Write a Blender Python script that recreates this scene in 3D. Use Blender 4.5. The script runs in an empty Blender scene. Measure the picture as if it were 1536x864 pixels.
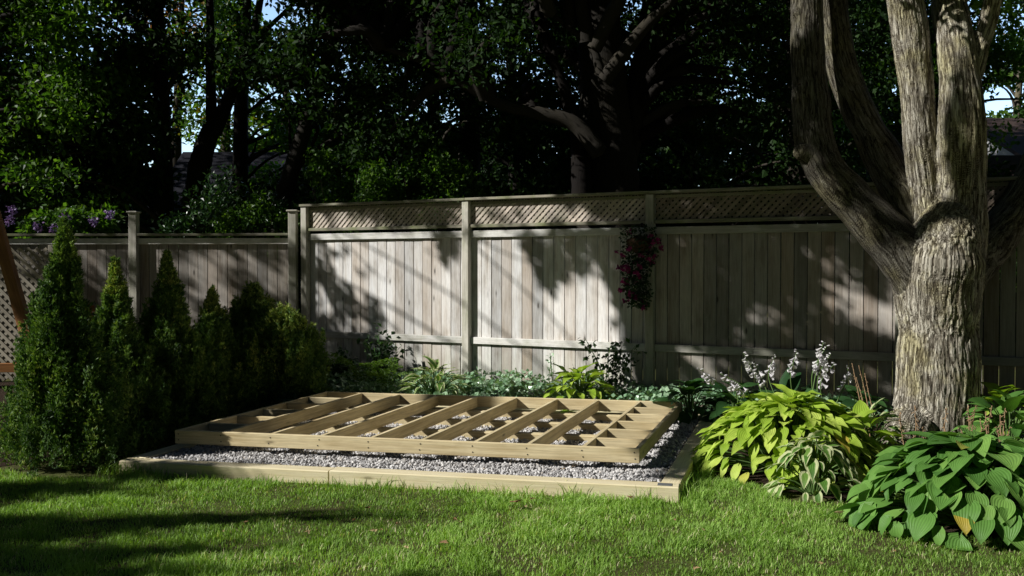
import bpy, math, random
import numpy as np
from mathutils import Vector, Matrix
from mathutils.kdtree import KDTree
R = math.radians
rng = np.random.default_rng(7)
random.seed(7)
scene = bpy.context.scene
COL = scene.collection

# ------------------------------------------------------------------ camera
F = 1400.0
CAMZ = 1.6
PITCH = math.atan(30 / F)
cam_d = bpy.data.cameras.new('camera')
cam_d.sensor_width = 36
cam_d.lens = F / 1536 * 36
cam_d.clip_end = 600
cam_d.clip_start = 0.05
cam = bpy.data.objects.new('camera', cam_d)
cam.location = (0, 0, CAMZ)
cam.rotation_euler = (R(90) - PITCH, 0, 0)
COL.objects.link(cam)
scene.camera = cam

def at(x, y, Y):
    """a photo position (1536x864) at distance Y -> world point"""
    a = (x - 768) / F
    b = (432 - y) / F
    cy, sy = math.cos(PITCH), math.sin(PITCH)
    dy = cy + b * sy
    dz = b * cy - sy
    t = Y / dy
    return np.array([a * t, Y, CAMZ + dz * t])

# ------------------------------------------------------------------ light
EL, AZ = R(34.5), R(73)
SUN = np.array([-math.sin(AZ) * math.cos(EL), -math.cos(AZ) * math.cos(EL), math.sin(EL)])
sd = bpy.data.lights.new('sun', 'SUN')
sd.energy = 5.0
sd.angle = R(0.55)
sd.color = (1.0, 0.975, 0.93)
so = bpy.data.objects.new('sun', sd)
so.rotation_euler = Vector(SUN).to_track_quat('Z', 'Y').to_euler()
so.location = (-20, -5, 20)
COL.objects.link(so)
w = bpy.data.worlds.new('World')
scene.world = w
w.use_nodes = True
nt = w.node_tree
bg = nt.nodes['Background']
sky = nt.nodes.new('ShaderNodeTexSky')
sky.sky_type = 'NISHITA'
sky.sun_disc = False
sky.sun_elevation = EL
sky.sun_rotation = math.atan2(SUN[0], SUN[1]) % (2 * math.pi)
sky.air_density = 1.0
sky.dust_density = 0.3; sky.ozone_density = 1.6
# added factor brightens sky beyond the woods, dims it elsewhere to cut fill
tcw = nt.nodes.new('ShaderNodeTexCoord'); sxw = nt.nodes.new('ShaderNodeSeparateXYZ'); nt.links.new(tcw.outputs['Generated'], sxw.inputs[0])
mr = nt.nodes.new('ShaderNodeMapRange'); mr.inputs[1].default_value = .35; mr.inputs[2].default_value = .75; mr.inputs[3].default_value = .11; mr.inputs[4].default_value = 4.2; mr.interpolation_type = 'SMOOTHSTEP'
nt.links.new(sxw.outputs[1], mr.inputs[0])
vm = nt.nodes.new('ShaderNodeVectorMath'); vm.operation = 'SCALE'; nt.links.new(sky.outputs[0], vm.inputs[0]); nt.links.new(mr.outputs[0], vm.inputs['Scale'])
nt.links.new(vm.outputs[0], bg.inputs[0])
bg.inputs[1].default_value = 0.06
scene.view_settings.view_transform = 'Standard'
scene.view_settings.look = 'None'
scene.view_settings.exposure = 0
scene.cycles.max_bounces = 6
scene.cycles.diffuse_bounces = 1
scene.cycles.transmission_bounces = 3
scene.cycles.use_denoising = True

# ------------------------------------------------------------------ noise
_perm = np.random.default_rng(3).random((64, 64, 64)).astype(np.float32)
def vnoise(p):
    p = np.asarray(p, dtype=np.float64)
    i = np.floor(p).astype(int)
    f = p - i
    f = f * f * (3 - 2 * f)
    def g(a, b, c):
        return _perm[(i[:, 0] + a) & 63, (i[:, 1] + b) & 63, (i[:, 2] + c) & 63]
    x0 = g(0, 0, 0) * (1 - f[:, 0]) + g(1, 0, 0) * f[:, 0]
    x1 = g(0, 1, 0) * (1 - f[:, 0]) + g(1, 1, 0) * f[:, 0]
    x2 = g(0, 0, 1) * (1 - f[:, 0]) + g(1, 0, 1) * f[:, 0]
    x3 = g(0, 1, 1) * (1 - f[:, 0]) + g(1, 1, 1) * f[:, 0]
    y0 = x0 * (1 - f[:, 1]) + x1 * f[:, 1]
    y1 = x2 * (1 - f[:, 1]) + x3 * f[:, 1]
    return y0 * (1 - f[:, 2]) + y1 * f[:, 2]
def n2(x, y, s=1.0, o=0.0):
    x = np.atleast_1d(np.asarray(x, float)); y = np.atleast_1d(np.asarray(y, float))
    return vnoise(np.stack([x / s + o, y / s + o * 1.7, np.full_like(x, o * .37)], 1))

# ------------------------------------------------------------------ object helpers
def link_mesh(name, me, mat, parent=None):
    o = bpy.data.objects.new(name, me)
    COL.objects.link(o)
    if mat is not None:
        for m in (mat if isinstance(mat, (list, tuple)) else [mat]):
            me.materials.append(m)
    if parent is not None:
        o.parent = parent
    return o

def np_mesh(name, V, Fs, mat, parent=None, smooth=True, attrs=None, uv=None):
    """V (n,3); Fs (m,k) uniform faces or list of such arrays. Vertices are in world space; made local to the parent."""
    V = np.asarray(V, dtype=np.float32).reshape(-1, 3)
    if parent is not None:
        off = np.zeros(3)
        q = parent
        while q is not None:
            off += np.array(q.location)
            q = q.parent
        V = V - off.astype(np.float32)
    if not isinstance(Fs, list):
        Fs = [Fs]
    Fs = [np.asarray(f, dtype=np.int32) for f in Fs if len(f)]
    loops = np.concatenate([f.ravel() for f in Fs])
    tot = np.concatenate([np.full(len(f), f.shape[1], dtype=np.int32) for f in Fs])
    start = np.concatenate([[0], np.cumsum(tot)[:-1]]).astype(np.int32)
    me = bpy.data.meshes.new(name)
    me.vertices.add(len(V))
    me.vertices.foreach_set('co', V.ravel())
    me.loops.add(len(loops))
    me.loops.foreach_set('vertex_index', loops)
    me.polygons.add(len(tot))
    me.polygons.foreach_set('loop_start', start)
    me.polygons.foreach_set('loop_total', tot)
    me.polygons.foreach_set('use_smooth', np.full(len(tot), smooth, dtype=bool))
    me.update(calc_edges=True)
    if attrs:
        for k, a in attrs.items():
            a = np.asarray(a, dtype=np.float32)
            if a.ndim == 1:
                t = me.attributes.new(k, 'FLOAT', 'POINT'); t.data.foreach_set('value', a)
            else:
                t = me.attributes.new(k, 'FLOAT_VECTOR', 'POINT'); t.data.foreach_set('vector', a.ravel())
    return link_mesh(name, me, mat, parent)

def tag(o, label=None, cat=None, group=None, kind=None):
    if label: o['label'] = label
    if cat: o['category'] = cat
    if group: o['group'] = group
    if kind: o['kind'] = kind
    return o

def empty(name, loc, label, cat, group=None):
    o = bpy.data.objects.new(name, None)
    o.location = tuple(float(v) for v in loc)
    o.empty_display_size = .2
    COL.objects.link(o)
    return tag(o, label, cat, group)

# chamfered box template
_cv, _ci = [], {}
for sx in (-1, 1):
    for sy in (-1, 1):
        for sz in (-1, 1):
            for ax in range(3):
                _ci[(sx, sy, sz, ax)] = len(_cv)
                _cv.append((sx, sy, sz, ax))
_cq, _ct = [], []
def _quadfix(idx):
    return idx
for ax in range(3):
    o1, o2 = (ax + 1) % 3, (ax + 2) % 3
    for s in (-1, 1):
        q = []
        for a, b in ((-1, -1), (1, -1), (1, 1), (-1, 1)):
            c = [0, 0, 0]; c[ax] = s; c[o1] = a; c[o2] = b
            q.append(_ci[(c[0], c[1], c[2], ax)])
        _cq.append(q if s > 0 else q[::-1])
for ax in range(3):       # edges running along ax
    o1, o2 = (ax + 1) % 3, (ax + 2) % 3
    for a in (-1, 1):
        for b in (-1, 1):
            def I(sa, which):
                c = [0, 0, 0]; c[ax] = sa; c[o1] = a; c[o2] = b
                return _ci[(c[0], c[1], c[2], which)]
            q = [I(-1, o1), I(1, o1), I(1, o2), I(-1, o2)]
            _cq.append(q if a * b < 0 else q[::-1])
for sx in (-1, 1):
    for sy in (-1, 1):
        for sz in (-1, 1):
            t = [_ci[(sx, sy, sz, 0)], _ci[(sx, sy, sz, 1)], _ci[(sx, sy, sz, 2)]]
            _ct.append(t if sx * sy * sz > 0 else t[::-1])
_cq = np.array(_cq); _ct = np.array(_ct)
_cs = np.array([[c[0], c[1], c[2]] for c in _cv], float)
_ca = np.array([c[3] for c in _cv])

class MB:
    """collects boards, tubes and leaves; build() links them as one mesh"""
    def __init__(s):
        s.V = []; s.Q = []; s.T = []; s.co = []; s.r = []; s.n = 0
    def add(s, V, Q=None, T=None, co=None, r=None):
        V = np.asarray(V, float)
        s.V.append(V)
        if Q is not None and len(Q): s.Q.append(np.asarray(Q) + s.n)
        if T is not None and len(T): s.T.append(np.asarray(T) + s.n)
        s.co.append(V if co is None else co)
        s.r.append(np.full(len(V), random.random()) if r is None else np.broadcast_to(r, (len(V),)))
        s.n += len(V)
    def box(s, c, X, Yv, dims, ch=.003, r=None):
        """centre c; X = direction of the length, Yv = direction of the width; dims (L, W, T)"""
        X = np.asarray(X, float); X = X / np.linalg.norm(X)
        Yv = np.asarray(Yv, float); Yv = Yv - X * X.dot(Yv); Yv /= np.linalg.norm(Yv)
        Z = np.cross(X, Yv)
        h = np.array(dims, float) / 2
        L = _cs * h
        for ax in range(3):
            m = _ca != ax
            L[m, ax] -= _cs[m, ax] * 0      # main axis kept
        for k in range(24):
            for ax in range(3):
                if ax != _ca[k]:
                    L[k, ax] = _cs[k, ax] * (h[ax] - ch)
        W = np.asarray(c, float) + L[:, :1] * X + L[:, 1:2] * Yv + L[:, 2:] * Z
        off = np.array([random.uniform(-40, 40), random.uniform(-9, 9), random.uniform(-9, 9)])
        s.add(W, _cq, _ct, co=L + off, r=r)
    def tube(s, P, rad, k=8, cap=True, wob=0, r=None):
        P = np.asarray(P, float); n = len(P)
        rad = np.broadcast_to(np.asarray(rad, float), (n,))
        T = np.gradient(P, axis=0); T /= np.linalg.norm(T, axis=1)[:, None] + 1e-9
        ref = np.array([0.31, 0.95, 0.05]) if abs(T[:, 1]).max() < .9 else np.array([1.0, .1, .1])
        A = np.cross(T, ref); A /= np.linalg.norm(A, axis=1)[:, None]
        B = np.cross(T, A)
        th = np.linspace(0, 2 * math.pi, k, endpoint=False)
        rr = rad[:, None] * (1 + (wob * (rng.random((n, k)) - .5) if wob else 0))
        V = P[:, None, :] + rr[..., None] * (np.cos(th)[None, :, None] * A[:, None, :] + np.sin(th)[None, :, None] * B[:, None, :])
        idx = np.arange(n * k).reshape(n, k)
        a = idx[:-1]; b = idx[1:]
        Q = np.stack([a, np.roll(a, -1, 1), np.roll(b, -1, 1), b], -1).reshape(-1, 4)
        sl = np.concatenate([[0], np.cumsum(np.linalg.norm(np.diff(P, axis=0), axis=1))])
        co = np.stack([np.broadcast_to(sl[:, None], (n, k)), rad[:, None] * np.cos(th), rad[:, None] * np.sin(th)], -1).reshape(-1, 3)
        V = V.reshape(-1, 3); T3 = []
        if cap:
            V = np.vstack([V, P[:1] - T[:1] * rad[0] * .3, P[-1:] + T[-1:] * rad[-1] * .3])
            co = np.vstack([co, co[:1], co[-1:]])
            c0, c1 = n * k, n * k + 1
            for j in range(k):
                T3.append((c0, idx[0, (j + 1) % k], idx[0, j])); T3.append((c1, idx[-1, j], idx[-1, (j + 1) % k]))
        s.add(V, Q, T3, co=co, r=r)
    def build(s, name, mat, parent=None, smooth=False):
        V = np.vstack(s.V)
        Fs = []
        if s.Q: Fs.append(np.vstack(s.Q))
        if s.T: Fs.append(np.vstack(s.T))
        return np_mesh(name, V, Fs, mat, parent, smooth, {'co': np.vstack(s.co), 'rnd': np.concatenate(s.r)})

def smooth_path(P, rad, n):
    """Catmull-Rom through P"""
    P = np.asarray(P, float); rad = np.asarray(rad, float)
    m = len(P)
    t = np.linspace(0, m - 1, n)
    Pe = np.vstack([2 * P[0] - P[1], P, 2 * P[-1] - P[-2]])
    i = np.minimum(t.astype(int), m - 2); f = (t - i)[:, None]
    p0, p1, p2, p3 = Pe[i], Pe[i + 1], Pe[i + 2], Pe[i + 3]
    Q = .5 * (2 * p1 + (p2 - p0) * f + (2 * p0 - 5 * p1 + 4 * p2 - p3) * f ** 2 + (3 * p1 - p0 - 3 * p2 + p3) * f ** 3)
    return Q, np.interp(t, np.arange(m), rad)

# ------------------------------------------------------------------ materials
class NT:
    def __init__(s, name):
        s.m = bpy.data.materials.new(name); s.m.use_nodes = True
        s.t = s.m.node_tree; s.b = s.t.nodes['Principled BSDF']; s.out = s.t.nodes['Material Output']
    def n(s, typ, **kw):
        x = s.t.nodes.new('ShaderNode' + typ)
        for k, v in kw.items():
            if hasattr(x, k): setattr(x, k, v)
            else: x.inputs[k.replace('_', ' ')].default_value = v
        return x
    def l(s, a, b): s.t.links.new(a, b)
    def attr(s, name): return s.n('Attribute', attribute_name=name)
    def mapping(s, vec, scale):
        m = s.n('Mapping'); m.inputs['Scale'].default_value = scale; s.l(vec, m.inputs['Vector']); return m.outputs[0]
    def noise(s, vec, scale=1, detail=4, rough=.55, dist=0):
        x = s.n('TexNoise'); x.inputs['Scale'].default_value = scale; x.inputs['Detail'].default_value = detail
        x.inputs['Roughness'].default_value = rough; x.inputs['Distortion'].default_value = dist
        s.l(vec, x.inputs['Vector']); return x.outputs['Fac']
    def ramp(s, fac, stops):
        x = s.n('ValToRGB'); e = x.color_ramp.elements
        while len(e) < len(stops): e.new(.5)
        for i, (p, c) in enumerate(stops):
            e[i].position = p; e[i].color = (*c, 1) if len(c) == 3 else c
        s.l(fac, x.inputs[0]); return x.outputs[0]
    def mix(s, fac, a, b, mode='MIX'):
        x = s.n('Mix', data_type='RGBA', blend_type=mode)
        def put(v, i):
            if isinstance(v, (tuple, list)): i.default_value = (*v, 1) if len(v) == 3 else v
            elif isinstance(v, float) or isinstance(v, int): i.default_value = v
            else: s.l(v, i)
        put(fac, x.inputs[0]); put(a, x.inputs[6]); put(b, x.inputs[7]); return x.outputs[2]
    def math(s, op, a, b=0.0, clamp=False):
        x = s.n('Math', operation=op, use_clamp=clamp)
        for v, i in ((a, 0), (b, 1)):
            if isinstance(v, (int, float)): x.inputs[i].default_value = v
            else: s.l(v, x.inputs[i])
        return x.outputs[0]
    def bump(s, h, strength=.5, dist=.01):
        x = s.n('Bump'); x.inputs['Strength'].default_value = strength; x.inputs['Distance'].default_value = dist
        s.l(h, x.inputs['Height']); s.l(x.outputs[0], s.b.inputs['Normal']); return x.outputs[0]
    def rough(s, r, spec=.3):
        s.b.inputs['Roughness'].default_value = r; s.b.inputs['Specular IOR Level'].default_value = spec
    def color(s, c):
        if isinstance(c, (tuple, list)): s.b.inputs['Base Color'].default_value = (*c, 1)
        else: s.l(c, s.b.inputs['Base Color'])

def flat(name, c, rough=.6, spec=.3, metal=0):
    m = NT(name); m.color(c); m.rough(rough, spec); m.b.inputs['Metallic'].default_value = metal
    g = m.n('NewGeometry'); n = m.noise(g.outputs['Position'], 30, 3)
    m.color(m.mix(n, tuple(v * .75 for v in c), tuple(min(1, v * 1.2) for v in c)))
    return m.m

def leaf_mat(name, stops, trans=.35, rough=.45, spec=.35, tcol=None):
    m = NT(name)
    a = m.attr('rnd')
    g = m.n('NewGeometry')
    n = m.noise(g.outputs['Position'], 1.7, 2)
    f = m.math('ADD', a.outputs['Fac'], m.math('MULTIPLY', m.math('SUBTRACT', n, .5), .6), clamp=True)
    c = m.ramp(f, stops)
    m.color(c); m.rough(rough, spec)
    t = m.n('BsdfTranslucent')
    tc = m.mix(1.0, c, tcol or (1.25, 1.35, .45), 'MULTIPLY')
    m.l(tc, t.inputs[0])
    mx = m.n('MixShader'); mx.inputs[0].default_value = trans
    m.l(m.b.outputs[0], mx.inputs[1]); m.l(t.outputs[0], mx.inputs[2]); m.l(mx.outputs[0], m.out.inputs[0])
    return m.m

def wood(name, lo, hi, grey=None, moss=0, knots=.6, grain=1.0, var=.25, rough=.75, stain=None, foot=False):
    """boards: co attribute = board space, x along the length"""
    m = NT(name)
    a = m.attr('co'); r = m.attr('rnd')
    v = m.mapping(a.outputs['Vector'], (1.6, 38, 38))
    g1 = m.noise(v, 1, 5, .6, .4)
    v2 = m.mapping(a.outputs['Vector'], (6, 150, 150))
    g2 = m.noise(v2, 1, 3, .6)
    blot = m.noise(m.mapping(a.outputs['Vector'], (2.2, 5, 5)), 1, 4, .6)
    f = m.math('ADD', m.math('MULTIPLY', g1, .6), m.math('MULTIPLY', blot, .4))
    c = m.ramp(f, [(.32, lo), (.66, hi)])
    if grey:
        c = m.mix(m.ramp(blot, [(.35, (0, 0, 0)), (.7, (1, 1, 1))]), c, grey)
    # per board tone
    t = m.ramp(r.outputs['Fac'], [(0, (1 - var,) * 3), (.5, (1, 1, 1)), (1, (1 + var * .45, 1 + var * .4, 1 + var * .35))])
    c = m.mix(1.0, c, t, 'MULTIPLY')
    if stain:
        st = m.ramp(m.math('FRACT', m.math('MULTIPLY', r.outputs['Fac'], 7.31)), [(.6, (0, 0, 0)), (.95, (1, 1, 1))])
        c = m.mix(m.math('MULTIPLY', st, .45), c, stain)
    # knots
    vo = m.n('TexVoronoi'); vo.inputs['Scale'].default_value = 1; vo.inputs['Randomness'].default_value = 1
    m.l(m.mapping(a.outputs['Vector'], (3.0, 10.5, .02)), vo.inputs['Vector'])
    vs = m.n('SeparateXYZ'); m.l(vo.outputs['Color'], vs.inputs[0])
    k = m.math('MULTIPLY', m.ramp(vo.outputs['Distance'], [(.07, (1, 1, 1)), (.12, (.35, .35, .35)), (.20, (0, 0, 0))]), m.math('GREATER_THAN', vs.outputs[0], .60))
    c = m.mix(m.math('MULTIPLY', k, knots), c, tuple(x * .28 for x in lo))
    fine = m.ramp(g2, [(.38, (.76, .76, .76)), (.6, (1.04, 1.04, 1.04))])
    c = m.mix(grain * .7, c, m.mix(1.0, c, fine, 'MULTIPLY'))
    if moss:
        geo = m.n('NewGeometry'); mn = m.noise(geo.outputs['Position'], 3.5, 5, .65)
        mf = m.math('MULTIPLY', m.ramp(mn, [(.46, (0, 0, 0)), (.68, (1, 1, 1))]), moss)
        c = m.mix(mf, c, (.22, .26, .10))
    if foot:       # damp, greenish lower ends and rain streaks under the rails
        gp = m.n('NewGeometry'); zz = m.n('SeparateXYZ'); m.l(gp.outputs['Position'], zz.inputs[0])
        sn = m.noise(m.mapping(gp.outputs['Position'], (14, 14, 1.1)), 1, 4, .6)
        lowf = m.ramp(m.math('ADD', zz.outputs[2], m.math('MULTIPLY', m.math('SUBTRACT', sn, .5), 1.1)), [(.10, (1, 1, 1)), (.75, (0, 0, 0))])
        c = m.mix(m.math('MULTIPLY', lowf, .55), c, m.mix(1.0, c, (.62, .66, .50), 'MULTIPLY'))
        c = m.mix(m.math('MULTIPLY', m.ramp(m.math('MULTIPLY', sn, 1.0), [(.48, (0, 0, 0)), (.66, (1, 1, 1))]), .5), c, m.mix(1.0, c, (.74, .68, .61), 'MULTIPLY'))
    m.color(c); m.rough(rough, .25)
    m.bump(m.math('ADD', g1, m.math('MULTIPLY', g2, .5)), .5, .004)
    return m.m

M = {}
M['fence'] = wood('weathered_fence_boards', (.46, .42, .37), (1.06, 1.04, 1.0), grey=(.96, .96, .95), knots=.95, var=.36, stain=(.60, .47, .34), foot=True)
M['fence_rail'] = wood('weathered_rails', (.62, .59, .52), (1.0, .985, .93), grey=(.93, .92, .89), knots=.4, moss=.35)
M['fence_cap'] = wood('mossy_trim', (.22, .20, .15), (.44, .42, .33), knots=.3, moss=.8)
M['fence_post'] = wood('weathered_posts', (.48, .45, .37), (.85, .82, .72), knots=.3, moss=.35)
M['lattice'] = wood('lattice_wood', (.42, .36, .30), (.85, .76, .66), knots=.1, moss=.3, var=.4)
M['fence_dark_shaded'] = wood('darker_shaded_fence_boards', (.26, .22, .18), (.66, .60, .53), grey=(.52, .49, .45), knots=.9, var=.38, stain=(.42, .30, .20), foot=True)  # darker wood of right bays and low fence, shade put into its colour too
M['rail_shaded'] = wood('shaded_rails', (.32, .30, .25), (.66, .63, .56), grey=(.55, .53, .48), knots=.4, moss=.35)  # rails of the right bays, darkened in colour for their shade
M['lattice_shaded'] = wood('shaded_lattice', (.20, .16, .12), (.46, .38, .31), knots=.1, moss=.3, var=.4)  # lattice of the right bays with its shade put into the colour
M['lattice2'] = wood('garden_lattice', (.30, .26, .2), (.50, .46, .38), knots=.1, var=.3)
M['deckwood'] = wood('treated_lumber', (.56, .43, .22), (1.0, .86, .54), knots=.7, var=.12, grain=.7, rough=.6)
M['timber'] = wood('treated_timber', (.78, .65, .37), (1.05, .95, .66), knots=.65, var=.10, grain=.5, rough=.6)
M['orange'] = wood('stained_post', (.25, .10, .035), (.50, .24, .09), knots=.5, var=.1, rough=.5)

def bark_mat(name, dark, mid, light, lich=(.35, .34, .17), scale=1.0, lichen=.5, fine=False):
    m = NT(name)
    a = m.attr('co')
    h = m.attr('rnd')
    v = m.mapping(a.outputs['Vector'], (6 * scale, 62 * scale, 62 * scale))
    n1 = m.noise(v, 1, 6, .65, .6)
    n3 = m.noise(m.mapping(a.outputs['Vector'], (60, 110, 110)), 1, 4, .6)
    f = m.math('ADD', m.math('MULTIPLY', h.outputs['Fac'], .62), m.math('MULTIPLY', n1, .42))
    c = m.ramp(f, [(.30, dark), (.52, mid), (.82, light)])
    crk = None
    if fine:      # long thin cracks between the bark plates
        wv = m.n('VectorMath', operation='ADD')
        wn = m.n('TexNoise'); wn.inputs['Scale'].default_value = 1; wn.inputs['Detail'].default_value = 3
        m.l(m.mapping(a.outputs['Vector'], (7, 14, 14)), wn.inputs['Vector'])
        ws = m.n('VectorMath', operation='SCALE'); ws.inputs['Scale'].default_value = .045; m.l(wn.outputs['Color'], ws.inputs[0])
        m.l(a.outputs['Vector'], wv.inputs[0]); m.l(ws.outputs[0], wv.inputs[1])
        k1 = m.math('ABSOLUTE', m.math('SUBTRACT', m.noise(m.mapping(wv.outputs[0], (2.0, 27, 27)), 1, 2, .5), .5))
        k2 = m.math('ABSOLUTE', m.math('SUBTRACT', m.noise(m.mapping(wv.outputs[0], (5, 55, 55)), 1, 3, .6), .5))
        e1 = m.ramp(k1, [(.0, (0, 0, 0)), (.018, (.35, .35, .35)), (.05, (1, 1, 1))]); e2 = m.ramp(k2, [(.0, (.35, .35, .35)), (.03, (.85, .85, .85)), (.07, (1, 1, 1))])
        crk = m.math('MULTIPLY', e1, e2)
        f = m.math('ADD', m.math('MULTIPLY', h.outputs['Fac'], .30), m.math('MULTIPLY', n1, .62))
        c = m.ramp(f, [(.22, dark), (.40, mid), (.60, light)])
        c = m.mix(1.0, c, m.ramp(crk, [(0, (.13, .11, .09)), (.5, (.62, .6, .57)), (1, (1.08, 1.08, 1.08))]), 'MULTIPLY')
    g = m.n('NewGeometry')
    n2_ = m.noise(g.outputs['Position'], 2.6, 5, .7)
    c = m.mix(m.math('MULTIPLY', m.ramp(n2_, [(.45, (0, 0, 0)), (.62, (1, 1, 1))]), lichen), c, m.mix(1.0, c, tuple(x * 3.2 for x in lich), 'MULTIPLY'))
    if fine:
        tn = m.attr('tone'); c = m.mix(1.0, c, m.ramp(tn.outputs['Fac'], [(0, (0, 0, 0)), (1, (1, 1, 1))]), 'MULTIPLY')  # smooth limbs darker: browner bark plus dappled shade put into the colour
    m.color(c); m.rough(.85, .15)
    hgt = m.math('ADD', n1, m.math('MULTIPLY', n3, .4))
    if fine: hgt = m.math('ADD', m.math('MULTIPLY', hgt, .5), m.math('MULTIPLY', crk, 1.2))
    m.bump(hgt, .8 if fine else .9, .010 if fine else .008)
    return m.m
M['bark'] = bark_mat('furrowed_bark', (.085, .072, .056), (.37, .335, .265), (.74, .70, .585), fine=True)
M['bark_dark'] = bark_mat('dark_bark', (.010, .008, .007), (.025, .022, .018), (.055, .048, .038), lichen=.3)
M['bark_mid'] = bark_mat('grey_bark', (.03, .025, .02), (.09, .08, .065), (.17, .15, .12), lichen=.4)

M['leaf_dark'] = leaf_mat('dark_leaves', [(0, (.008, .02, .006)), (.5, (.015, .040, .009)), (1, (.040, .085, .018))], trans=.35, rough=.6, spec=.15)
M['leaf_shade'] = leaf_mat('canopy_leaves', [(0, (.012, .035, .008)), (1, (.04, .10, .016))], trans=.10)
M['leaf_mid'] = leaf_mat('maple_leaves', [(0, (.03, .08, .014)), (.5, (.07, .16, .024)), (1, (.14, .25, .035))], trans=.5)
M['leaf_pale'] = leaf_mat('pale_leaves', [(0, (.04, .10, .015)), (.5, (.09, .19, .03)), (.9, (.16, .27, .04)), (1, (.35, .22, .04))], trans=.45)
M['leaf_rust'] = leaf_mat('rusty_leaves', [(0, (.16, .07, .02)), (.5, (.30, .15, .05)), (1, (.28, .27, .05))], trans=.45, tcol=(1.2, .9, .4))
M['cedar'] = leaf_mat('cedar_sprays', [(0, (.03, .075, .02)), (.45, (.10, .20, .045)), (.9, (.25, .38, .08)), (1, (.40, .47, .12))], trans=.2, rough=.55)
M['ivy'] = leaf_mat('ivy_leaves', [(0, (.08, .18, .08)), (.5, (.24, .42, .24)), (1, (.46, .64, .42))], trans=.15, rough=.32, spec=.55)
M['shrub'] = leaf_mat('shrub_leaves', [(0, (.01, .03, .01)), (.6, (.025, .07, .02)), (1, (.06, .13, .03))], trans=.2, rough=.35, spec=.5)
M['fern'] = leaf_mat('fern_fronds', [(0, (.06, .14, .02)), (1, (.17, .28, .04))], trans=.4)
M['grass'] = leaf_mat('grass_blades', [(0, (.13, .24, .04)), (.45, (.29, .49, .085)), (.82, (.46, .70, .16)), (.93, (.60, .72, .27)), (1, (.85, .76, .50))], trans=.35, rough=.5, spec=.3)
M['blossom_white'] = leaf_mat('hosta_blossom', [(0, (.74, .70, .76)), (1, (.92, .90, .89))], trans=.3, tcol=(1, 1, 1))
M['magenta'] = leaf_mat('magenta_petals', [(0, (.16, .01, .09)), (1, (.40, .03, .20))], trans=.3, tcol=(1.2, .5, 1))
M['purple'] = leaf_mat('lilac_petals', [(0, (.14, .11, .28)), (1, (.30, .18, .36))], trans=.2, tcol=(1, .8, 1))
M['orange_flower'] = leaf_mat('orange_petals', [(0, (.35, .10, .02)), (1, (.6, .25, .03))], trans=.3, tcol=(1, 1, 1))
M['stalk'] = flat('flower_stalk_green', (.14, .24, .07))
M['dry'] = flat('dry_stalk', (.34, .22, .12), .8)
M['metal'] = flat('galvanised_steel', (.5, .52, .54), .35, .5, .7)
M['concrete'] = flat('concrete_block', (.13, .125, .115), .9, .1)
M['coir'] = flat('coir_basket', (.08, .05, .03), .9, .1)
M['iron'] = flat('black_iron', (.015, .015, .015), .5, .4)

def hosta_mat(name, stops, edge=None, edge_at=.62, veins=9, trans=.25):
    m = NT(name)
    a = m.attr('co'); r = m.attr('rnd')       # co = (u -1..1, v 0..1, 0)
    sep = m.n('SeparateXYZ'); m.l(a.outputs['Vector'], sep.inputs[0])
    u, v = sep.outputs[0], sep.outputs[1]
    c = m.ramp(r.outputs['Fac'], stops)
    w_ = m.math('SINE', m.math('MULTIPLY', u, veins * math.pi))
    vein = m.ramp(w_, [(.0, (.74, .76, .72)), (.35, (1, 1, 1))])
    c = m.mix(.75, c, m.mix(1.0, c, vein, 'MULTIPLY'))
    g = m.n('NewGeometry'); nn = m.noise(g.outputs['Position'], 22, 3)
    c = m.mix(.5, c, m.mix(1.0, c, m.ramp(nn, [(.3, (.75, .78, .7)), (.7, (1.1, 1.1, 1.05))]), 'MULTIPLY'))
    if edge:
        au = m.math('ABSOLUTE', u)
        e = m.ramp(m.math('ADD', au, m.math('MULTIPLY', m.math('SUBTRACT', nn, .5), .5)), [(edge_at - .04, (0, 0, 0)), (edge_at + .04, (1, 1, 1))])
        c = m.mix(e, c, edge)
    # yellowing leaves
    yf = m.ramp(r.outputs['Fac'], [(.986, (0, 0, 0)), (.99, (1, 1, 1))])
    c = m.mix(m.math('MULTIPLY', yf, .8), c, (.55, .38, .05))
    m.color(c); m.rough(.48, .3)
    bn = m.bump(w_, .40, .002)
    t = m.n('BsdfTranslucent'); m.l(m.mix(1.0, c, (1.1, 1.25, .5), 'MULTIPLY'), t.inputs[0])
    mx = m.n('MixShader'); mx.inputs[0].default_value = trans
    m.l(m.b.outputs[0], mx.inputs[1]); m.l(t.outputs[0], mx.inputs[2]); m.l(mx.outputs[0], m.out.inputs[0])
    return m.m
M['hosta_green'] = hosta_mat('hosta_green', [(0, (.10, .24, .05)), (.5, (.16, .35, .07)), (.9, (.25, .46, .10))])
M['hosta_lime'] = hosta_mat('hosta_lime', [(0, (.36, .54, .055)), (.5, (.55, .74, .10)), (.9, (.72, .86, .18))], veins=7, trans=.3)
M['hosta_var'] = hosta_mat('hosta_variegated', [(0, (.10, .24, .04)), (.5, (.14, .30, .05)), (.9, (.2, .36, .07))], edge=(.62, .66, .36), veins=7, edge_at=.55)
M['hosta_shade'] = hosta_mat('hosta_deep', [(0, (.03, .09, .03)), (1, (.06, .15, .04))])

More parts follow.
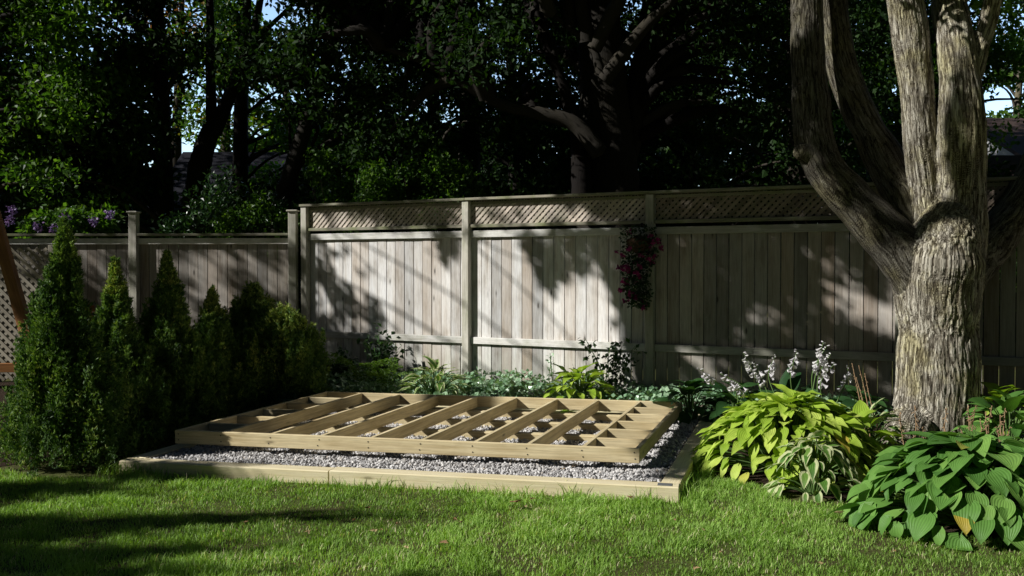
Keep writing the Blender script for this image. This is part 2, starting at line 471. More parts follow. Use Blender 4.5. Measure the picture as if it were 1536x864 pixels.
# ------------------------------------------------------------------ setting: ground
def ground_mat():
    m = NT('lawn_soil')
    g = m.n('NewGeometry')
    n = m.noise(g.outputs['Position'], 1.3, 5, .6); n2_ = m.noise(g.outputs['Position'], 30, 5, .7)
    c = m.mix(n2_, (.045, .065, .015), (.13, .14, .045))
    c = m.mix(m.ramp(n, [(.4, (0, 0, 0)), (.7, (1, 1, 1))]), c, (.085, .065, .035))
    m.color(c); m.rough(.95, .1); m.bump(n2_, .8, .02)
    return m.m
def soil_mat():
    m = NT('mulch_soil')
    g = m.n('NewGeometry')
    n = m.noise(g.outputs['Position'], 45, 5, .7); n2_ = m.noise(m.mapping(g.outputs['Position'], (60, 25, 40)), 1, 3)
    m.color(m.mix(n, (.012, .009, .006), (.09, .06, .04))); m.rough(.95, .1)
    m.bump(m.math('ADD', n, n2_), 1, .03)
    return m.m
M['ground'] = ground_mat(); M['soil'] = soil_mat()

def sheet(name, poly, z, mat, kind='structure', sub=1):
    V = np.array([(x, y, z) for x, y in poly])
    return tag(np_mesh(name, V, np.arange(len(V))[None, :], mat, smooth=False), kind=kind)
g_o = sheet('ground', [(-150, -60), (150, -60), (150, 240), (-150, 240)], 0, M['ground'])

# fence geometry: tall fence runs from FA along FD
FA = np.array([-2.90, 12.80, 0]); FD = np.array([.8926, -.4508, 0]); FN = np.array([-.4508, -.8926, 0])   # FN = to the viewer
UP = np.array([0, 0, 1.0])
def fp(s, z=0, o=0): return FA + FD * s + FN * o + UP * z
LB = np.array([-7.25, 13.05, 0])            # far end of the low fence
LD = (FA - LB) / np.linalg.norm(FA - LB); LN = np.array([LD[1], -LD[0], 0])

# deck geometry
def norm(v): return v / np.linalg.norm(v)
DC = np.array([.950, 6.935, 0])               # front right corner
DX = norm(np.array([-.978, .208, 0]))       # toward the left
DY = norm(np.array([.300, .954, 0]))        # toward the back
DW, DD, DT, DH = 3.84, 2.56, .252, .112     # width, depth, top height, member height
def dp(a, b, z=0): return DC + DX * a + DY * b + UP * z
# timber border
TC = np.array([1.135, 6.33, 0]); TX = norm(np.array([-.9775, .211, 0])); TY = norm(np.array([.268, .963, 0]))
TY = norm(np.array([.290, .957, 0]))
TW, TD = 4.30, 3.32
def tp(a, b, z=0): return TC + TX * a + TY * b + UP * z

bed = [tuple(tp(TW + .9, TD * .1)[:2]), tuple(tp(TW + .05, TD + .05)[:2]), tuple(tp(0, TD)[:2]), tuple(tp(-.05, .9)[:2]), (1.8, 6.75), (2.3, 6.35), (2.35, 5.75), (2.9, 5.45), (4.0, 5.2), (7.5, 5.0), tuple(fp(12.6, 0, -.05)[:2]), tuple(fp(0, 0, -.05)[:2]), tuple(LB[:2]), (-5.2, 9.0), (-4.4, 7.2)]
sheet('garden_bed', [p for p in bed][::-1], .004, M['soil'])

# ------------------------------------------------------------------ tall fence
fence = empty('tall_fence', fp(0), 'tall weathered board fence topped with diagonal lattice, mossy cap and posts', 'fence')
posts_s = [0.09, 2.62, 5.0, 7.62, 10.1, 12.6]
ZC, ZT, ZR, ZM = 2.45, 2.12, 2.02, .70      # cap, lattice foot trim, top rail, mid rail
for i, s in enumerate(posts_s):
    b = MB(); b.box(fp(s, (ZC - .02) / 2, .0), UP, FD, (ZC - .02, .095, .095), .005)
    b.build('post', M['fence_post'], fence)
for i in range(5):
    s0, s1 = posts_s[i] + .048, posts_s[i + 1] - .048
    mid, L = (s0 + s1) / 2, s1 - s0
    b = MB(); z = 2.0
    k = 0; s = s0 - .0
    while s < s1 - .02:                      # boards behind the rails
        wd = min(.139 + random.uniform(-.003, .004), s1 - s)
        dz = random.uniform(-.008, .008)
        b.box(fp(s + wd / 2, 1.055 + dz, -.048 + random.uniform(-.0025, .0025)), UP + FD * random.uniform(-.0015, .0015), FD + FN * random.uniform(-.015, .015), (1.99, wd - .008, .017), .002)
        s += wd
    b.build('board_panel', M['fence' if i < 2 else 'fence_dark_shaded'], fence)
    for nm, zz, h, th, o in (('rail', ZR, .085, .036, -.018), ('rail', ZM, .085, .036, -.018)):
        b = MB(); b.box(fp(mid, zz, o), FD, UP, (L, h, th), .004); b.build(nm, M['fence_rail' if i < 2 else 'rail_shaded'], fence)
    b = MB(); b.box(fp(mid, ZT, -.012), FD, UP, (L, .04, .07), .003); b.build('lattice_trim', M['fence_cap'], fence)
    b = MB(); b.box(fp(mid, ZC - .045, -.03), FD, UP, (L, .035, .03), .003); b.build('lattice_trim', M['fence_cap'], fence)
    # cap board
    b = MB(); b.box(fp((posts_s[i] + posts_s[i + 1]) / 2 - (.03 if i == 0 else 0), ZC + .001 * (i % 2), -.005), FD, FN, (posts_s[i + 1] - posts_s[i] + (.06 if i == 0 else -.004), .145, .032), .004)
    b.build('cap', M['fence_cap'], fence)
    # lattice
    b = MB(); zlo, zhi = ZT + .005, ZC - .03
    H = zhi - zlo; sp = .078
    for dirn, off in ((1, -.026), (-1, -.036)):
        n = int((L + H) / sp) + 2
        for j in range(n):
            a0 = -H + j * sp if dirn > 0 else j * sp
            # line: s = a0 + dirn * (z - zlo)
            lo_, hi_ = 0.0, H
            if dirn > 0:
                lo_ = max(lo_, -a0); hi_ = min(hi_, L - a0)
            else:
                lo_ = max(lo_, a0 - L); hi_ = min(hi_, a0)
            if hi_ - lo_ < .03: continue
            p0 = fp(s0 + a0 + dirn * lo_, zlo + lo_, off); p1 = fp(s0 + a0 + dirn * hi_, zlo + hi_, off)
            b.box((p0 + p1) / 2, p1 - p0, np.cross(p1 - p0, FN), (np.linalg.norm(p1 - p0), .036, .009), .001)
    b.build('lattice_panel', M['lattice' if i < 2 else 'lattice_shaded'], fence)

# ------------------------------------------------------------------ low fence
low = empty('low_fence', LB, 'lower grey board fence with flat cap behind the row of cedars', 'fence')
LL = np.linalg.norm(FA - LB)
def lp(s, z=0, o=0): return LB + LD * s + LN * o + UP * z
lposts = [.02, 2.02, LL - .1]
pz = [2.12, 2.36, 2.37]
for s, h in zip(lposts, pz):
    b = MB(); b.box(lp(s, h / 2), UP, LD, (h, .11, .11), .005); b.box(lp(s, h + .012), LD, LN, (.15, .15, .024), .006); b.build('post', M['fence_post'], low)
for i in range(2):
    s0, s1 = lposts[i] + .056, lposts[i + 1] - .056
    mid, L = (s0 + s1) / 2, s1 - s0
    b = MB(); s = s0
    while s < s1 - .02:
        wd = min(.139 + random.uniform(-.003, .004), s1 - s)
        b.box(lp(s + wd / 2, 1.0, -.048 + random.uniform(-.003, .003)), UP, LD + LN * random.uniform(-.015, .015), (1.9, wd - .008, .017), .002)
        s += wd
    b.build('board_panel', M['fence_dark_shaded'], low)
    for zz in (1.97, .65):
        b = MB(); b.box(lp(mid, zz, -.018), LD, UP, (L, .085, .036), .004); b.build('rail', M['fence_rail'], low)
    b = MB(); b.box(lp(mid, 2.06, -.02), LD, LN, (L, .145, .034), .004); b.build('cap', M['fence_cap'], low)

# lattice screen in front of the low fence, far left
ls = empty('lattice_screen', (-7.2, 12.3, 0), 'pale diagonal garden lattice screen standing in front of the low fence at far left', 'trellis')
b = MB(); W_, z0, z1 = 1.75, .12, 1.86; X0 = -7.85
H = z1 - z0; sp = .115
for dirn, off in ((1, 12.30), (-1, 12.29)):
    for j in range(int((W_ + H) / sp) + 2):
        a0 = -H + j * sp if dirn > 0 else j * sp
        lo_, hi_ = 0.0, H
        if dirn > 0: lo_ = max(lo_, -a0); hi_ = min(hi_, W_ - a0)
        else: lo_ = max(lo_, a0 - W_); hi_ = min(hi_, a0)
        if hi_ - lo_ < .05: continue
        p0 = np.array([X0 + a0 + dirn * lo_, off, z0 + lo_]); p1 = np.array([X0 + a0 + dirn * hi_, off, z0 + hi_])
        b.box((p0 + p1) / 2, p1 - p0, np.cross(p1 - p0, [0, 1, 0]), (np.linalg.norm(p1 - p0), .04, .009), .001)
b.build('lattice_panel', M['lattice2'], ls)
for x in (X0 - .05, X0 + W_ + .05):
    b = MB(); b.box((x, 12.295, .95), UP, (1, 0, 0), (1.9, .09, .06), .004); b.build('post', M['lattice2'], ls)

# swing frame, only one leg reaches into the picture
sw = empty('swing_frame', (-4.45, 9.0, 0), 'orange-brown slanted wooden leg of a play frame at left edge behind the cedars', 'play frame')
b = MB(); p0 = np.array([-4.42, 9.0, 0]); p1 = np.array([-5.42, 9.35, 3.0]); b.box((p0 + p1) / 2, p1 - p0, (1, 0, .3), (np.linalg.norm(p1 - p0), .11, .09), .006); b.build('leg', M['orange'], sw)
b = MB(); p0 = np.array([-6.42, 9.6, 0]); p1 = np.array([-5.45, 9.40, 3.0]); b.box((p0 + p1) / 2, p1 - p0, (1, 0, -.3), (np.linalg.norm(p1 - p0), .11, .09), .006); b.build('leg', M['orange'], sw)
b = MB(); b.box((-5.45, 9.1, .62), (1, .12, 0), UP, (1.9, .09, .045), .004); b.build('brace', M['orange'], sw)
b = MB(); b.box((-6.6, 9.45, 3.05), (1, 0, 0), UP, (2.6, .14, .09), .004); b.build('top_beam', M['orange'], sw)

# ------------------------------------------------------------------ deck frame
deck = empty('deck_frame', dp(DW / 2, DD / 2, .06), 'unfinished treated-lumber deck frame of open joists above a gravel bed', 'deck frame')
def member(name, a0, b0, a1, b1, z, h, t, parent=deck, mat='deckwood'):
    p0, p1 = dp(a0, b0, z), dp(a1, b1, z)
    b = MB(); b.box((p0 + p1) / 2, p1 - p0, UP, (np.linalg.norm(p1 - p0), h, t), .004)
    return b.build(name, M[mat], parent)
T_ = .038
zc = DT - DH / 2
member('rim_beam', 0, T_ / 2, DW, T_ / 2, zc, DH, T_)
member('rim_beam', 0, DD - T_ / 2, DW, DD - T_ / 2, zc, DH, T_)
member('rim_beam', T_ / 2, T_ + .001, T_ / 2, DD - T_ - .001, zc, DH - .002, T_)
member('rim_beam', DW - T_ / 2, T_ + .001, DW - T_ / 2, DD - T_ - .001, zc, DH - .002, T_)
bay = DW / 9
for i in range(1, 9):
    a = i * bay
    member('joist', a, T_ + .001, a, DD - T_ - .001, zc - .001 - random.uniform(0, .002), DH - .003, T_)
for i in range(1, 6):
    bb = i * DD / 6 + random.uniform(-.006, .006)
    member('blocking', T_ + .001, bb, bay - T_ / 2 - .001, bb, zc - .002, DH - .006, T_)
    member('blocking', DW - T_ - .001, bb, DW - bay + T_ / 2 + .001, bb, zc - .002, DH - .006, T_)
zb = DT - DH
M['screw'] = flat('screw_head', (.06, .055, .05), .5, .4, .5)
for i in range(0, 10):
    for zz in (.03, .078):
        a_ = min(max(i * bay, .03), DW - .03) + random.uniform(-.008, .008); q_ = dp(a_, 0, DT - zz)
        b = MB(); b.tube([q_ + FNk * .0005 for FNk in (np.cross(DX, UP) * s_ for s_ in (-6, 6))], [.005, .005], 8); b.build('screw', M['screw'], deck)
for bb in (.52, 1.12, 1.72, 2.28):
    member('support_beam', .06, bb, DW - .06, bb, zb - .0465, .089, .089)

# ------------------------------------------------------------------ timber border and gravel
tb = empty('timber_border', tp(TW / 2, TD / 2), 'pale landscape timber border framing the gravel bed under the deck frame', 'timber border')
def timber(a0, b0, a1, b1, dz=0):
    p0, p1 = tp(a0, b0, .03 + dz), tp(a1, b1, .03 + dz)
    b = MB(); b.box((p0 + p1) / 2, p1 - p0, UP, (np.linalg.norm(p1 - p0), .15, .14), .007); b.build('timber', M['timber'], tb)
timber(0, .07, 2.55, .07); timber(2.553, .07, TW, .07, -.006)
timber(.07, .141, .07, TD - .141, -.002); timber(TW - .07, .141, TW - .07, TD - .141, -.004); timber(0, TD - .07, TW, TD - .07, -.001)
b = MB(); b.box(tp(.10, .06, .107), TX, TY, (.10, .075, .003), .001); b.build('corner_plate', M['metal'], tb)

# gravel: crushed stones
def ico():
    t = (1 + 5 ** .5) / 2
    v = np.array([(-1, t, 0), (1, t, 0), (-1, -t, 0), (1, -t, 0), (0, -1, t), (0, 1, t), (0, -1, -t), (0, 1, -t), (t, 0, -1), (t, 0, 1), (-t, 0, -1), (-t, 0, 1)]) / math.hypot(1, t)
    f = np.array([(0, 11, 5), (0, 5, 1), (0, 1, 7), (0, 7, 10), (0, 10, 11), (1, 5, 9), (5, 11, 4), (11, 10, 2), (10, 7, 6), (7, 1, 8), (3, 9, 4), (3, 4, 2), (3, 2, 6), (3, 6, 8), (3, 8, 9), (4, 9, 5), (2, 4, 11), (6, 2, 10), (8, 6, 7), (9, 8, 1)])
    return v, f
def rot_random(n):
    q = rng.normal(size=(n, 4)); q /= np.linalg.norm(q, axis=1)[:, None]
    a, b_, c, d = q.T
    return np.stack([np.stack([1 - 2 * (c * c + d * d), 2 * (b_ * c - a * d), 2 * (b_ * d + a * c)], -1),
                     np.stack([2 * (b_ * c + a * d), 1 - 2 * (b_ * b_ + d * d), 2 * (c * d - a * b_)], -1),
                     np.stack([2 * (b_ * d - a * c), 2 * (c * d + a * b_), 1 - 2 * (b_ * b_ + c * c)], -1)], 1)
def gravel():
    v, f = ico()
    n = 42000
    a = rng.uniform(.15, TW - .15, n); bb = rng.uniform(.15, TD - .15, n)
    P = TC + a[:, None] * TX + bb[:, None] * TY
    P[:, 2] = .060 + .022 * rng.random(n) + .018 * n2(P[:, 0], P[:, 1], .5)
    sc = rng.uniform(.007, .0165, n)[:, None, None] * np.stack([rng.uniform(.8, 1.35, n), rng.uniform(.6, 1, n), rng.uniform(.45, .9, n)], 1)[:, None, :]
    jit = 1 + (rng.random((n, 12, 1)) - .5) * .5
    V = v[None] * jit * sc
    V = np.einsum('nij,nkj->nki', rot_random(n), V) + P[:, None, :]
    Fq = (f[None] + (np.arange(n) * 12)[:, None, None]).reshape(-1, 3)
    m = NT('crushed_stone'); r = m.attr('rnd')
    c = m.ramp(r.outputs['Fac'], [(0, (.26, .25, .245)), (.35, (.56, .545, .54)), (.75, (.76, .74, .72)), (.93, (.9, .88, .86)), (1, (.60, .52, .44))])
    g = m.n('NewGeometry'); c = m.mix(.4, c, m.mix(1.0, c, m.ramp(m.noise(g.outputs['Position'], 160, 3), [(.3, (.6, .6, .6)), (.7, (1.2, 1.2, 1.2))]), 'MULTIPLY'))
    m.color(c); m.rough(.85, .2)
    o = np_mesh('gravel', V.reshape(-1, 3), Fq, m.m, smooth=False, attrs={'rnd': np.repeat(rng.random(n), 12)})
    tag(o, 'grey crushed stone gravel filling the timber border', 'gravel', kind='stuff')
gravel()
m_ = NT('stone_dust'); g_ = m_.n('NewGeometry'); m_.color(m_.mix(m_.noise(g_.outputs['Position'], 90, 4), (.10, .095, .09), (.3, .29, .28))); m_.rough(.95, .1)
sheet('gravel_base', [tuple(tp(a, b_)[:2]) for a, b_ in ((.1, .1), (.1, TD - .1), (TW - .1, TD - .1), (TW - .1, .1))], .05, m_.m)

# ------------------------------------------------------------------ grass
def in_quad(P, orgn, ex, ey, w_, d_, pad=0):
    q = P[:, :2] - orgn[:2]
    det = ex[0] * ey[1] - ex[1] * ey[0]
    a = (q[:, 0] * ey[1] - q[:, 1] * ey[0]) / det; b_ = (ex[0] * q[:, 1] - ex[1] * q[:, 0]) / det
    return (a > -pad) & (a < w_ + pad) & (b_ > -pad) & (b_ < d_ + pad)
CLEAR = []      # (x, y, r) hosta footprints
def lawn_ok(P):
    ok = ~in_quad(P, TC, TX, TY, TW, TD, .01)
    x, y = P[:, 0], P[:, 1]
    for cx, cy, rx, ry in ((2.17, 7.3, .75, .55), (2.16, 6.5, .3, .25), (2.95, 5.85, .62, .42), (3.9, 6.2, 1.1, .8), (3.2, 7.4, 1.3, .9)):
        ok &= ((x - cx) / rx) ** 2 + ((y - cy) / ry) ** 2 > .8 + .4 * n2(x, y, .2)
    ok &= ~((x > 1.5) & (y > 7.4))
    ok &= ~((y > 7.0 + (-(x + 3.2)).clip(0, 9) * .35) & (x < -3.0))
    ok &= ~(y > 9.0)
    return ok
def grass_field(n, xr, yr, hmin, hmax, wid, fn):
    P = np.stack([rng.uniform(*xr, n), rng.uniform(*yr, n), np.zeros(n)], 1)
    P = P[fn(P)]
    n = len(P)
    tuft = n2(P[:, 0], P[:, 1], .16, 3.3); big = n2(P[:, 0], P[:, 1], .9, 9.1)
    keep = rng.random(n) < (.42 + .9 * tuft) * (.65 + .5 * big)
    P = P[keep]; tuft = tuft[keep]; big = big[keep]; n = len(P)
    h = rng.uniform(hmin, hmax, n) * (.35 + 1.3 * tuft) * (.6 + .8 * big)
    ang = 2 * math.pi * (n2(P[:, 0], P[:, 1], .35, 5.7) * 1.6) + rng.normal(0, 1.7, n)
    lean = rng.uniform(.1, 1.1, n) * h
    d = np.stack([np.cos(ang), np.sin(ang), np.zeros(n)], 1)
    wa = ang + math.pi / 2 + rng.normal(0, .7, n)
    wv = np.stack([np.cos(wa), np.sin(wa), np.zeros(n)], 1) * (wid * rng.uniform(.6, 1.3, n))[:, None]
    z = np.array([0, 0, 1.0])
    m1 = P + d * (lean * .35)[:, None] + z * (h * .6)[:, None]
    tip = P + d * lean[:, None] + z * (h * rng.uniform(.75, 1.0, n))[:, None]
    V = np.stack([P - wv, P + wv, m1 + wv * .75, m1 - wv * .75, tip], 1)
    i = np.arange(n)[:, None] * 5
    Q = i + np.array([[0, 1, 2, 3]]); T = i + np.array([[3, 2, 4]])
    r = np.clip(.12 + .55 * rng.random(n) + .5 * (big - .4), 0, .9)
    r = np.where(rng.random(n) < .03 + .10 * (n2(P[:, 0], P[:, 1], .22, 6.6) > .66), 1.0, r)
    return V.reshape(-1, 3), Q, T, np.repeat(r, 5)
parts = []
def frus(P, m=.0): return np.abs(P[:, 0]) < P[:, 1] * .56 + m
parts.append(grass_field(330000, (-4.9, 4.2), (4.3, 8.0), .018, .044, .0022, lambda P: lawn_ok(P) & frus(P, .15)))
parts.append(grass_field(90000, (-9, 7.5), (2.2, 9.0), .03, .06, .004, lambda P: lawn_ok(P) & ~frus(P, .15)))
# longer blades left against the timber and under the hostas
def near_edge(P):
    a = in_quad(P, TC, TX, TY, TW, TD, .16) & ~in_quad(P, TC, TX, TY, TW, TD, .005)
    return a & (n2(P[:, 0], P[:, 1], .25, 2.2) > .38)
parts.append(grass_field(26000, (-3.6, 2.3), (5.9, 8.0), .035, .10, .0025, near_edge))
VV, QQ, TT, RR = [], [], [], []; off = 0
for V, Q, T, r in parts:
    VV.append(V); QQ.append(Q + off); TT.append(T + off); RR.append(r); off += len(V)
tag(np_mesh('grass', np.vstack(VV), [np.vstack(QQ), np.vstack(TT)], M['grass'], attrs={'rnd': np.concatenate(RR)}), 'uneven green lawn grass in front of the deck frame', 'grass', kind='stuff')

# ------------------------------------------------------------------ leaves
def leaf_quads(P, size, dirs=None, upb=.3, fold=.25, asp=.62, r=None, droop=.3):
    """kite leaves at P; returns V, Q, r"""
    n = len(P)
    size = np.broadcast_to(size, (n,)) * rng.uniform(.65, 1.25, n)
    d = rng.normal(size=(n, 3)) if dirs is None else dirs + rng.normal(0, .35, (n, 3))
    d[:, 2] -= droop
    d /= np.linalg.norm(d, axis=1)[:, None]
    nr = rng.normal(size=(n, 3)); nr[:, 2] = np.abs(nr[:, 2]) + upb
    sd_ = np.cross(d, nr); sd_ /= np.linalg.norm(sd_, axis=1)[:, None] + 1e-9
    nn = np.cross(sd_, d)
    L = size[:, None]
    b0 = P
    tip = P + d * L
    mid = P + d * L * .42
    l = mid + sd_ * L * asp * .5 + nn * L * fold * .4
    rr_ = mid - sd_ * L * asp * .5 + nn * L * fold * .4
    V = np.stack([b0, rr_, tip, l], 1).reshape(-1, 3)
    Q = np.arange(n)[:, None] * 4 + np.array([[0, 1, 2, 3]])
    r = rng.random(n) if r is None else r
    return V, Q, np.repeat(r, 4)

def maple_leaves(P, size, r=None, droop=.4):
    """five-lobed flat leaves (10-point star)"""
    n = len(P)
    ang = np.array([-90, -55, -25, 0, 25, 45, 70, 90, 110, 135, 155, 180, 205, 235]) * math.pi / 180
    rad = np.array([.25, .45, .30, .85, .45, .40, .55, 1.0, .55, .40, .45, .85, .30, .45])
    T2 = np.stack([np.cos(ang) * rad, np.sin(ang) * rad], 1) * .55
    k = len(T2)
    size = np.broadcast_to(size, (n,)) * rng.uniform(.6, 1.2, n)
    d = rng.normal(size=(n, 3)); d[:, 2] -= droop; d /= np.linalg.norm(d, axis=1)[:, None]
    nr = rng.normal(size=(n, 3)) * .6 + np.array([0, 0, 1.0])
    s_ = np.cross(d, nr); s_ /= np.linalg.norm(s_, axis=1)[:, None]
    nn = np.cross(s_, d)
    V = P[:, None] + size[:, None, None] * (T2[None, :, :1] * s_[:, None] + (T2[None, :, 1:] + .3) * d[:, None] - (np.abs(T2[None, :, :1]) ** 1.5) * .4 * nn[:, None])
    C = P + size[:, None] * .22 * d
    V = np.concatenate([V, C[:, None]], 1)
    j = np.arange(k)
    tri = np.stack([j, (j + 1) % k, np.full(k, k)], 1)
    T = (np.arange(n)[:, None, None] * (k + 1) + tri[None]).reshape(-1, 3)
    r = rng.random(n) if r is None else r
    return V.reshape(-1, 3), T, np.repeat(r, k + 1)

def add_branches(mb, base, tips, r0, k=6, sag=.15, jit=.12, n=9):
    """curving limbs from points on a trunk to each crown clump"""
    for t in tips:
        b0 = base(t)
        L = np.linalg.norm(t - b0)
        c1 = b0 + (t - b0) * .4 + np.array([rng.normal() * jit * L, rng.normal() * jit * L, sag * L])
        P, rr = smooth_path([b0, c1, t], [r0 * (.35 + .1 * L / 3), r0 * .28, .012], n)
        mb.tube(P, rr, k, cap=False, wob=.1)

def tree(name, label, trunks, clumps, nleaf, lsize, leafmat, barkmat='bark_dark', group=None, cat='tree', leaf='quad', branch=True, br=None, k=10):
    """trunks: list of (points, radii); clumps: (n,4) centres and radii"""
    base = np.asarray(trunks[0][0][0], float).copy(); 
    o = empty(name, (base[0], base[1], 0), label, cat, group)
    mb = MB(); allP = []
    for P, r in trunks:
        Q, rr = smooth_path(P, r, max(8, len(P) * 6)); mb.tube(Q, rr, k, wob=.10); allP.append(Q)
    AP = np.vstack(allP)
    clumps = np.asarray(clumps, float)
    if branch:
        hi = AP[AP[:, 2] > max(1.6, AP[:, 2].max() * .25)]
        def bs(t):
            d = np.linalg.norm(hi - t + np.array([0, 0, .8]), axis=1); return hi[np.argmin(d)]
        add_branches(mb, bs, clumps[:, :3], br or trunks[0][1][0] * .5)
    mb.build('trunk', M[barkmat], o, smooth=True)
    vol = clumps[:, 3] ** 2.2
    cnt = (nleaf * vol / vol.sum()).astype(int)
    PP = []
    for (x, y, z, r), c in zip(clumps, cnt):
        u = rng.normal(size=(c, 3)); u /= np.linalg.norm(u, axis=1)[:, None]
        rad = r * (rng.random(c) ** .45)
        p = u * rad[:, None] * np.array([1, 1, .62])
        p *= (1 + .35 * (vnoise(u * 2.1 + x) - .5))[:, None]
        PP.append(p + [x, y, z])
    PP = np.vstack(PP)
    # break the volume into sprays
    kp = vnoise(PP / np.array([.45, .45, .28]) + 31) > .36
    PP = PP[kp]
    if leaf == 'quad': V, Fq, r = leaf_quads(PP, lsize)
    else: V, Fq, r = maple_leaves(PP, lsize)
    np_mesh('crown', V, Fq, M[leafmat], o, smooth=False, attrs={'rnd': r})
    return o

def blob(x, y, z, R_, n, sx=1, sy=1, sz=1, rr=(.5, 1.0)):
    u = rng.normal(size=(n, 3)); u /= np.linalg.norm(u, axis=1)[:, None]
    q = u * (rng.random(n) ** .4)[:, None] * R_ * np.array([sx, sy, sz]) + [x, y, z]
    return np.column_stack([q, rng.uniform(*rr, n)])

GRP = 'woodland trees behind the fence'
# 1: forked tree seen against the sky
def A(pts, Y): return [at(x, y, Y) for x, y in pts]
def to_ground(P): return [np.array([P[0][0], P[0][1], 0])] + P
Y = 17.0
t1 = A([(296, 300), (303, 235), (318, 190)], Y)
tree('forked_tree', 'slender forked tree with dark stems rising against the sky gap at upper left', [
    (to_ground(t1), [.26, .22, .19, .16]),
    (A([(318, 200), (316, 120), (315, 20), (312, -120)], Y), [.11, .085, .07, .05]),
    (A([(314, 205), (340, 150), (362, 85), (372, -10), (380, -140)], Y), [.13, .10, .085, .07, .05]),
    (A([(322, 200), (352, 130), (378, 60), (392, -10), (410, -120)], Y - .1), [.12, .09, .075, .06, .04]),
    (A([(362, 100), (395, 50), (430, 15), (470, -30)], Y), [.06, .045, .035, .03])],
    np.vstack([blob(*at(330, -270, Y), 2.4, 18, rr=(.5, 1.0)), blob(*at(450, -40, Y), 1.2, 9, rr=(.3, .6)), blob(*at(440, 120, Y), .8, 4, rr=(.3, .5))]), 11000, .13, 'leaf_mid', group=GRP)
# 2: straight thin trunk
Y = 20.0
tree('thin_tree', 'thin straight dark trunk standing between the forked tree and the leaning tree', [
    (to_ground(A([(360, 310), (361, 230), (362, 150), (368, 20), (372, -120)], Y)), [.2, .18, .16, .15, .12, .09])],
    np.vstack([blob(*at(400, -60, Y), 2.5, 12, rr=(.4, .9)), blob(*at(395, 250, Y), 1.3, 7, rr=(.3, .6)), blob(*at(470, 200, Y), 1.6, 9, rr=(.4, .7))]), 9000, .12, 'leaf_mid', group=GRP)
# 3: leaning tree
Y = 15.5
tree('leaning_tree', 'dark tree leaning right above the low fence end post', [
    (to_ground(A([(415, 345), (428, 285), (447, 225), (470, 150), (500, 60), (520, -80)], Y)), [.2, .17, .15, .13, .11, .09, .06]),
    (A([(430, 285), (455, 240), (490, 215), (540, 190)], Y), [.07, .05, .04, .025])],
    np.vstack([blob(*at(520, -20, Y), 2.0, 14, rr=(.5, .9)), blob(*at(480, 120, Y), 1.0, 7, rr=(.4, .7))]), 11000, .12, 'leaf_dark', group=GRP)
# 4: dark tree left of the sky gap
Y = 16.0
tree('dark_leafy_tree', 'dense black-green tree left of the sky gap with thin upright trunk', [
    (to_ground(A([(246, 330), (244, 180), (238, 60), (232, -120)], Y)), [.2, .17, .13, .11, .08])],
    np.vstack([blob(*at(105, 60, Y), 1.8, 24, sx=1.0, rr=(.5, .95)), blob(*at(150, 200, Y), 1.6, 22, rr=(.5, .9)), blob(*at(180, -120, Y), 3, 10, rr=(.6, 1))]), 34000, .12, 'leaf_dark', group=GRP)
# 5: far left tree
Y = 14.6
tree('spreading_tree', 'spreading green tree at far left edge above the low fence', [
    (to_ground(A([(-70, 300), (-60, 150), (-40, 0), (-30, -150)], Y)), [.24, .2, .17, .14, .1])],
    np.vstack([blob(*at(20, 130, Y), 1.5, 14, rr=(.4, .8)), blob(*at(60, 250, Y), 1.0, 10, rr=(.35, .6)), blob(*at(-60, -60, Y), 2.6, 14, rr=(.6, 1))]), 17000, .11, 'leaf_mid', group=GRP)
# 6: big maple behind the tall fence
Y = 15.2
tree('big_maple', 'massive dark multi-stemmed maple behind the middle of the tall fence', [
    (to_ground(A([(915, 320), (912, 230), (905, 140), (900, 40), (895, -120)], Y)), [.62, .52, .45, .40, .34, .26]),
    (A([(872, 320), (872, 262), (866, 200), (845, 130), (820, 70), (804, 10), (790, -80)], Y - .5), [.17, .16, .13, .085, .06, .05, .03]),
    (A([(900, 230), (860, 185), (800, 168), (755, 158), (700, 130), (640, 95), (570, 70)], Y - .7), [.14, .12, .10, .085, .065, .05, .03]),
    (A([(930, 250), (955, 150), (975, 40), (990, -120)], Y + .2), [.26, .22, .19, .14]),
    (A([(905, 120), (888, 70), (862, 48), (820, 15)], Y - .8), [.08, .06, .05, .03]),
    ],
    np.vstack([blob(*at(900, -60, Y), 3.6, 34, sx=1.2, rr=(.6, 1.1)), blob(*at(640, 60, Y), 1.9, 24, sx=1.3, rr=(.5, .9)), blob(*at(1100, 40, Y), 2.0, 18, sx=1.0, rr=(.5, .9)), blob(*at(780, 60, Y), 1.6, 8, rr=(.4, .7))]), 52000, .10, 'leaf_dark', group=GRP, k=14)
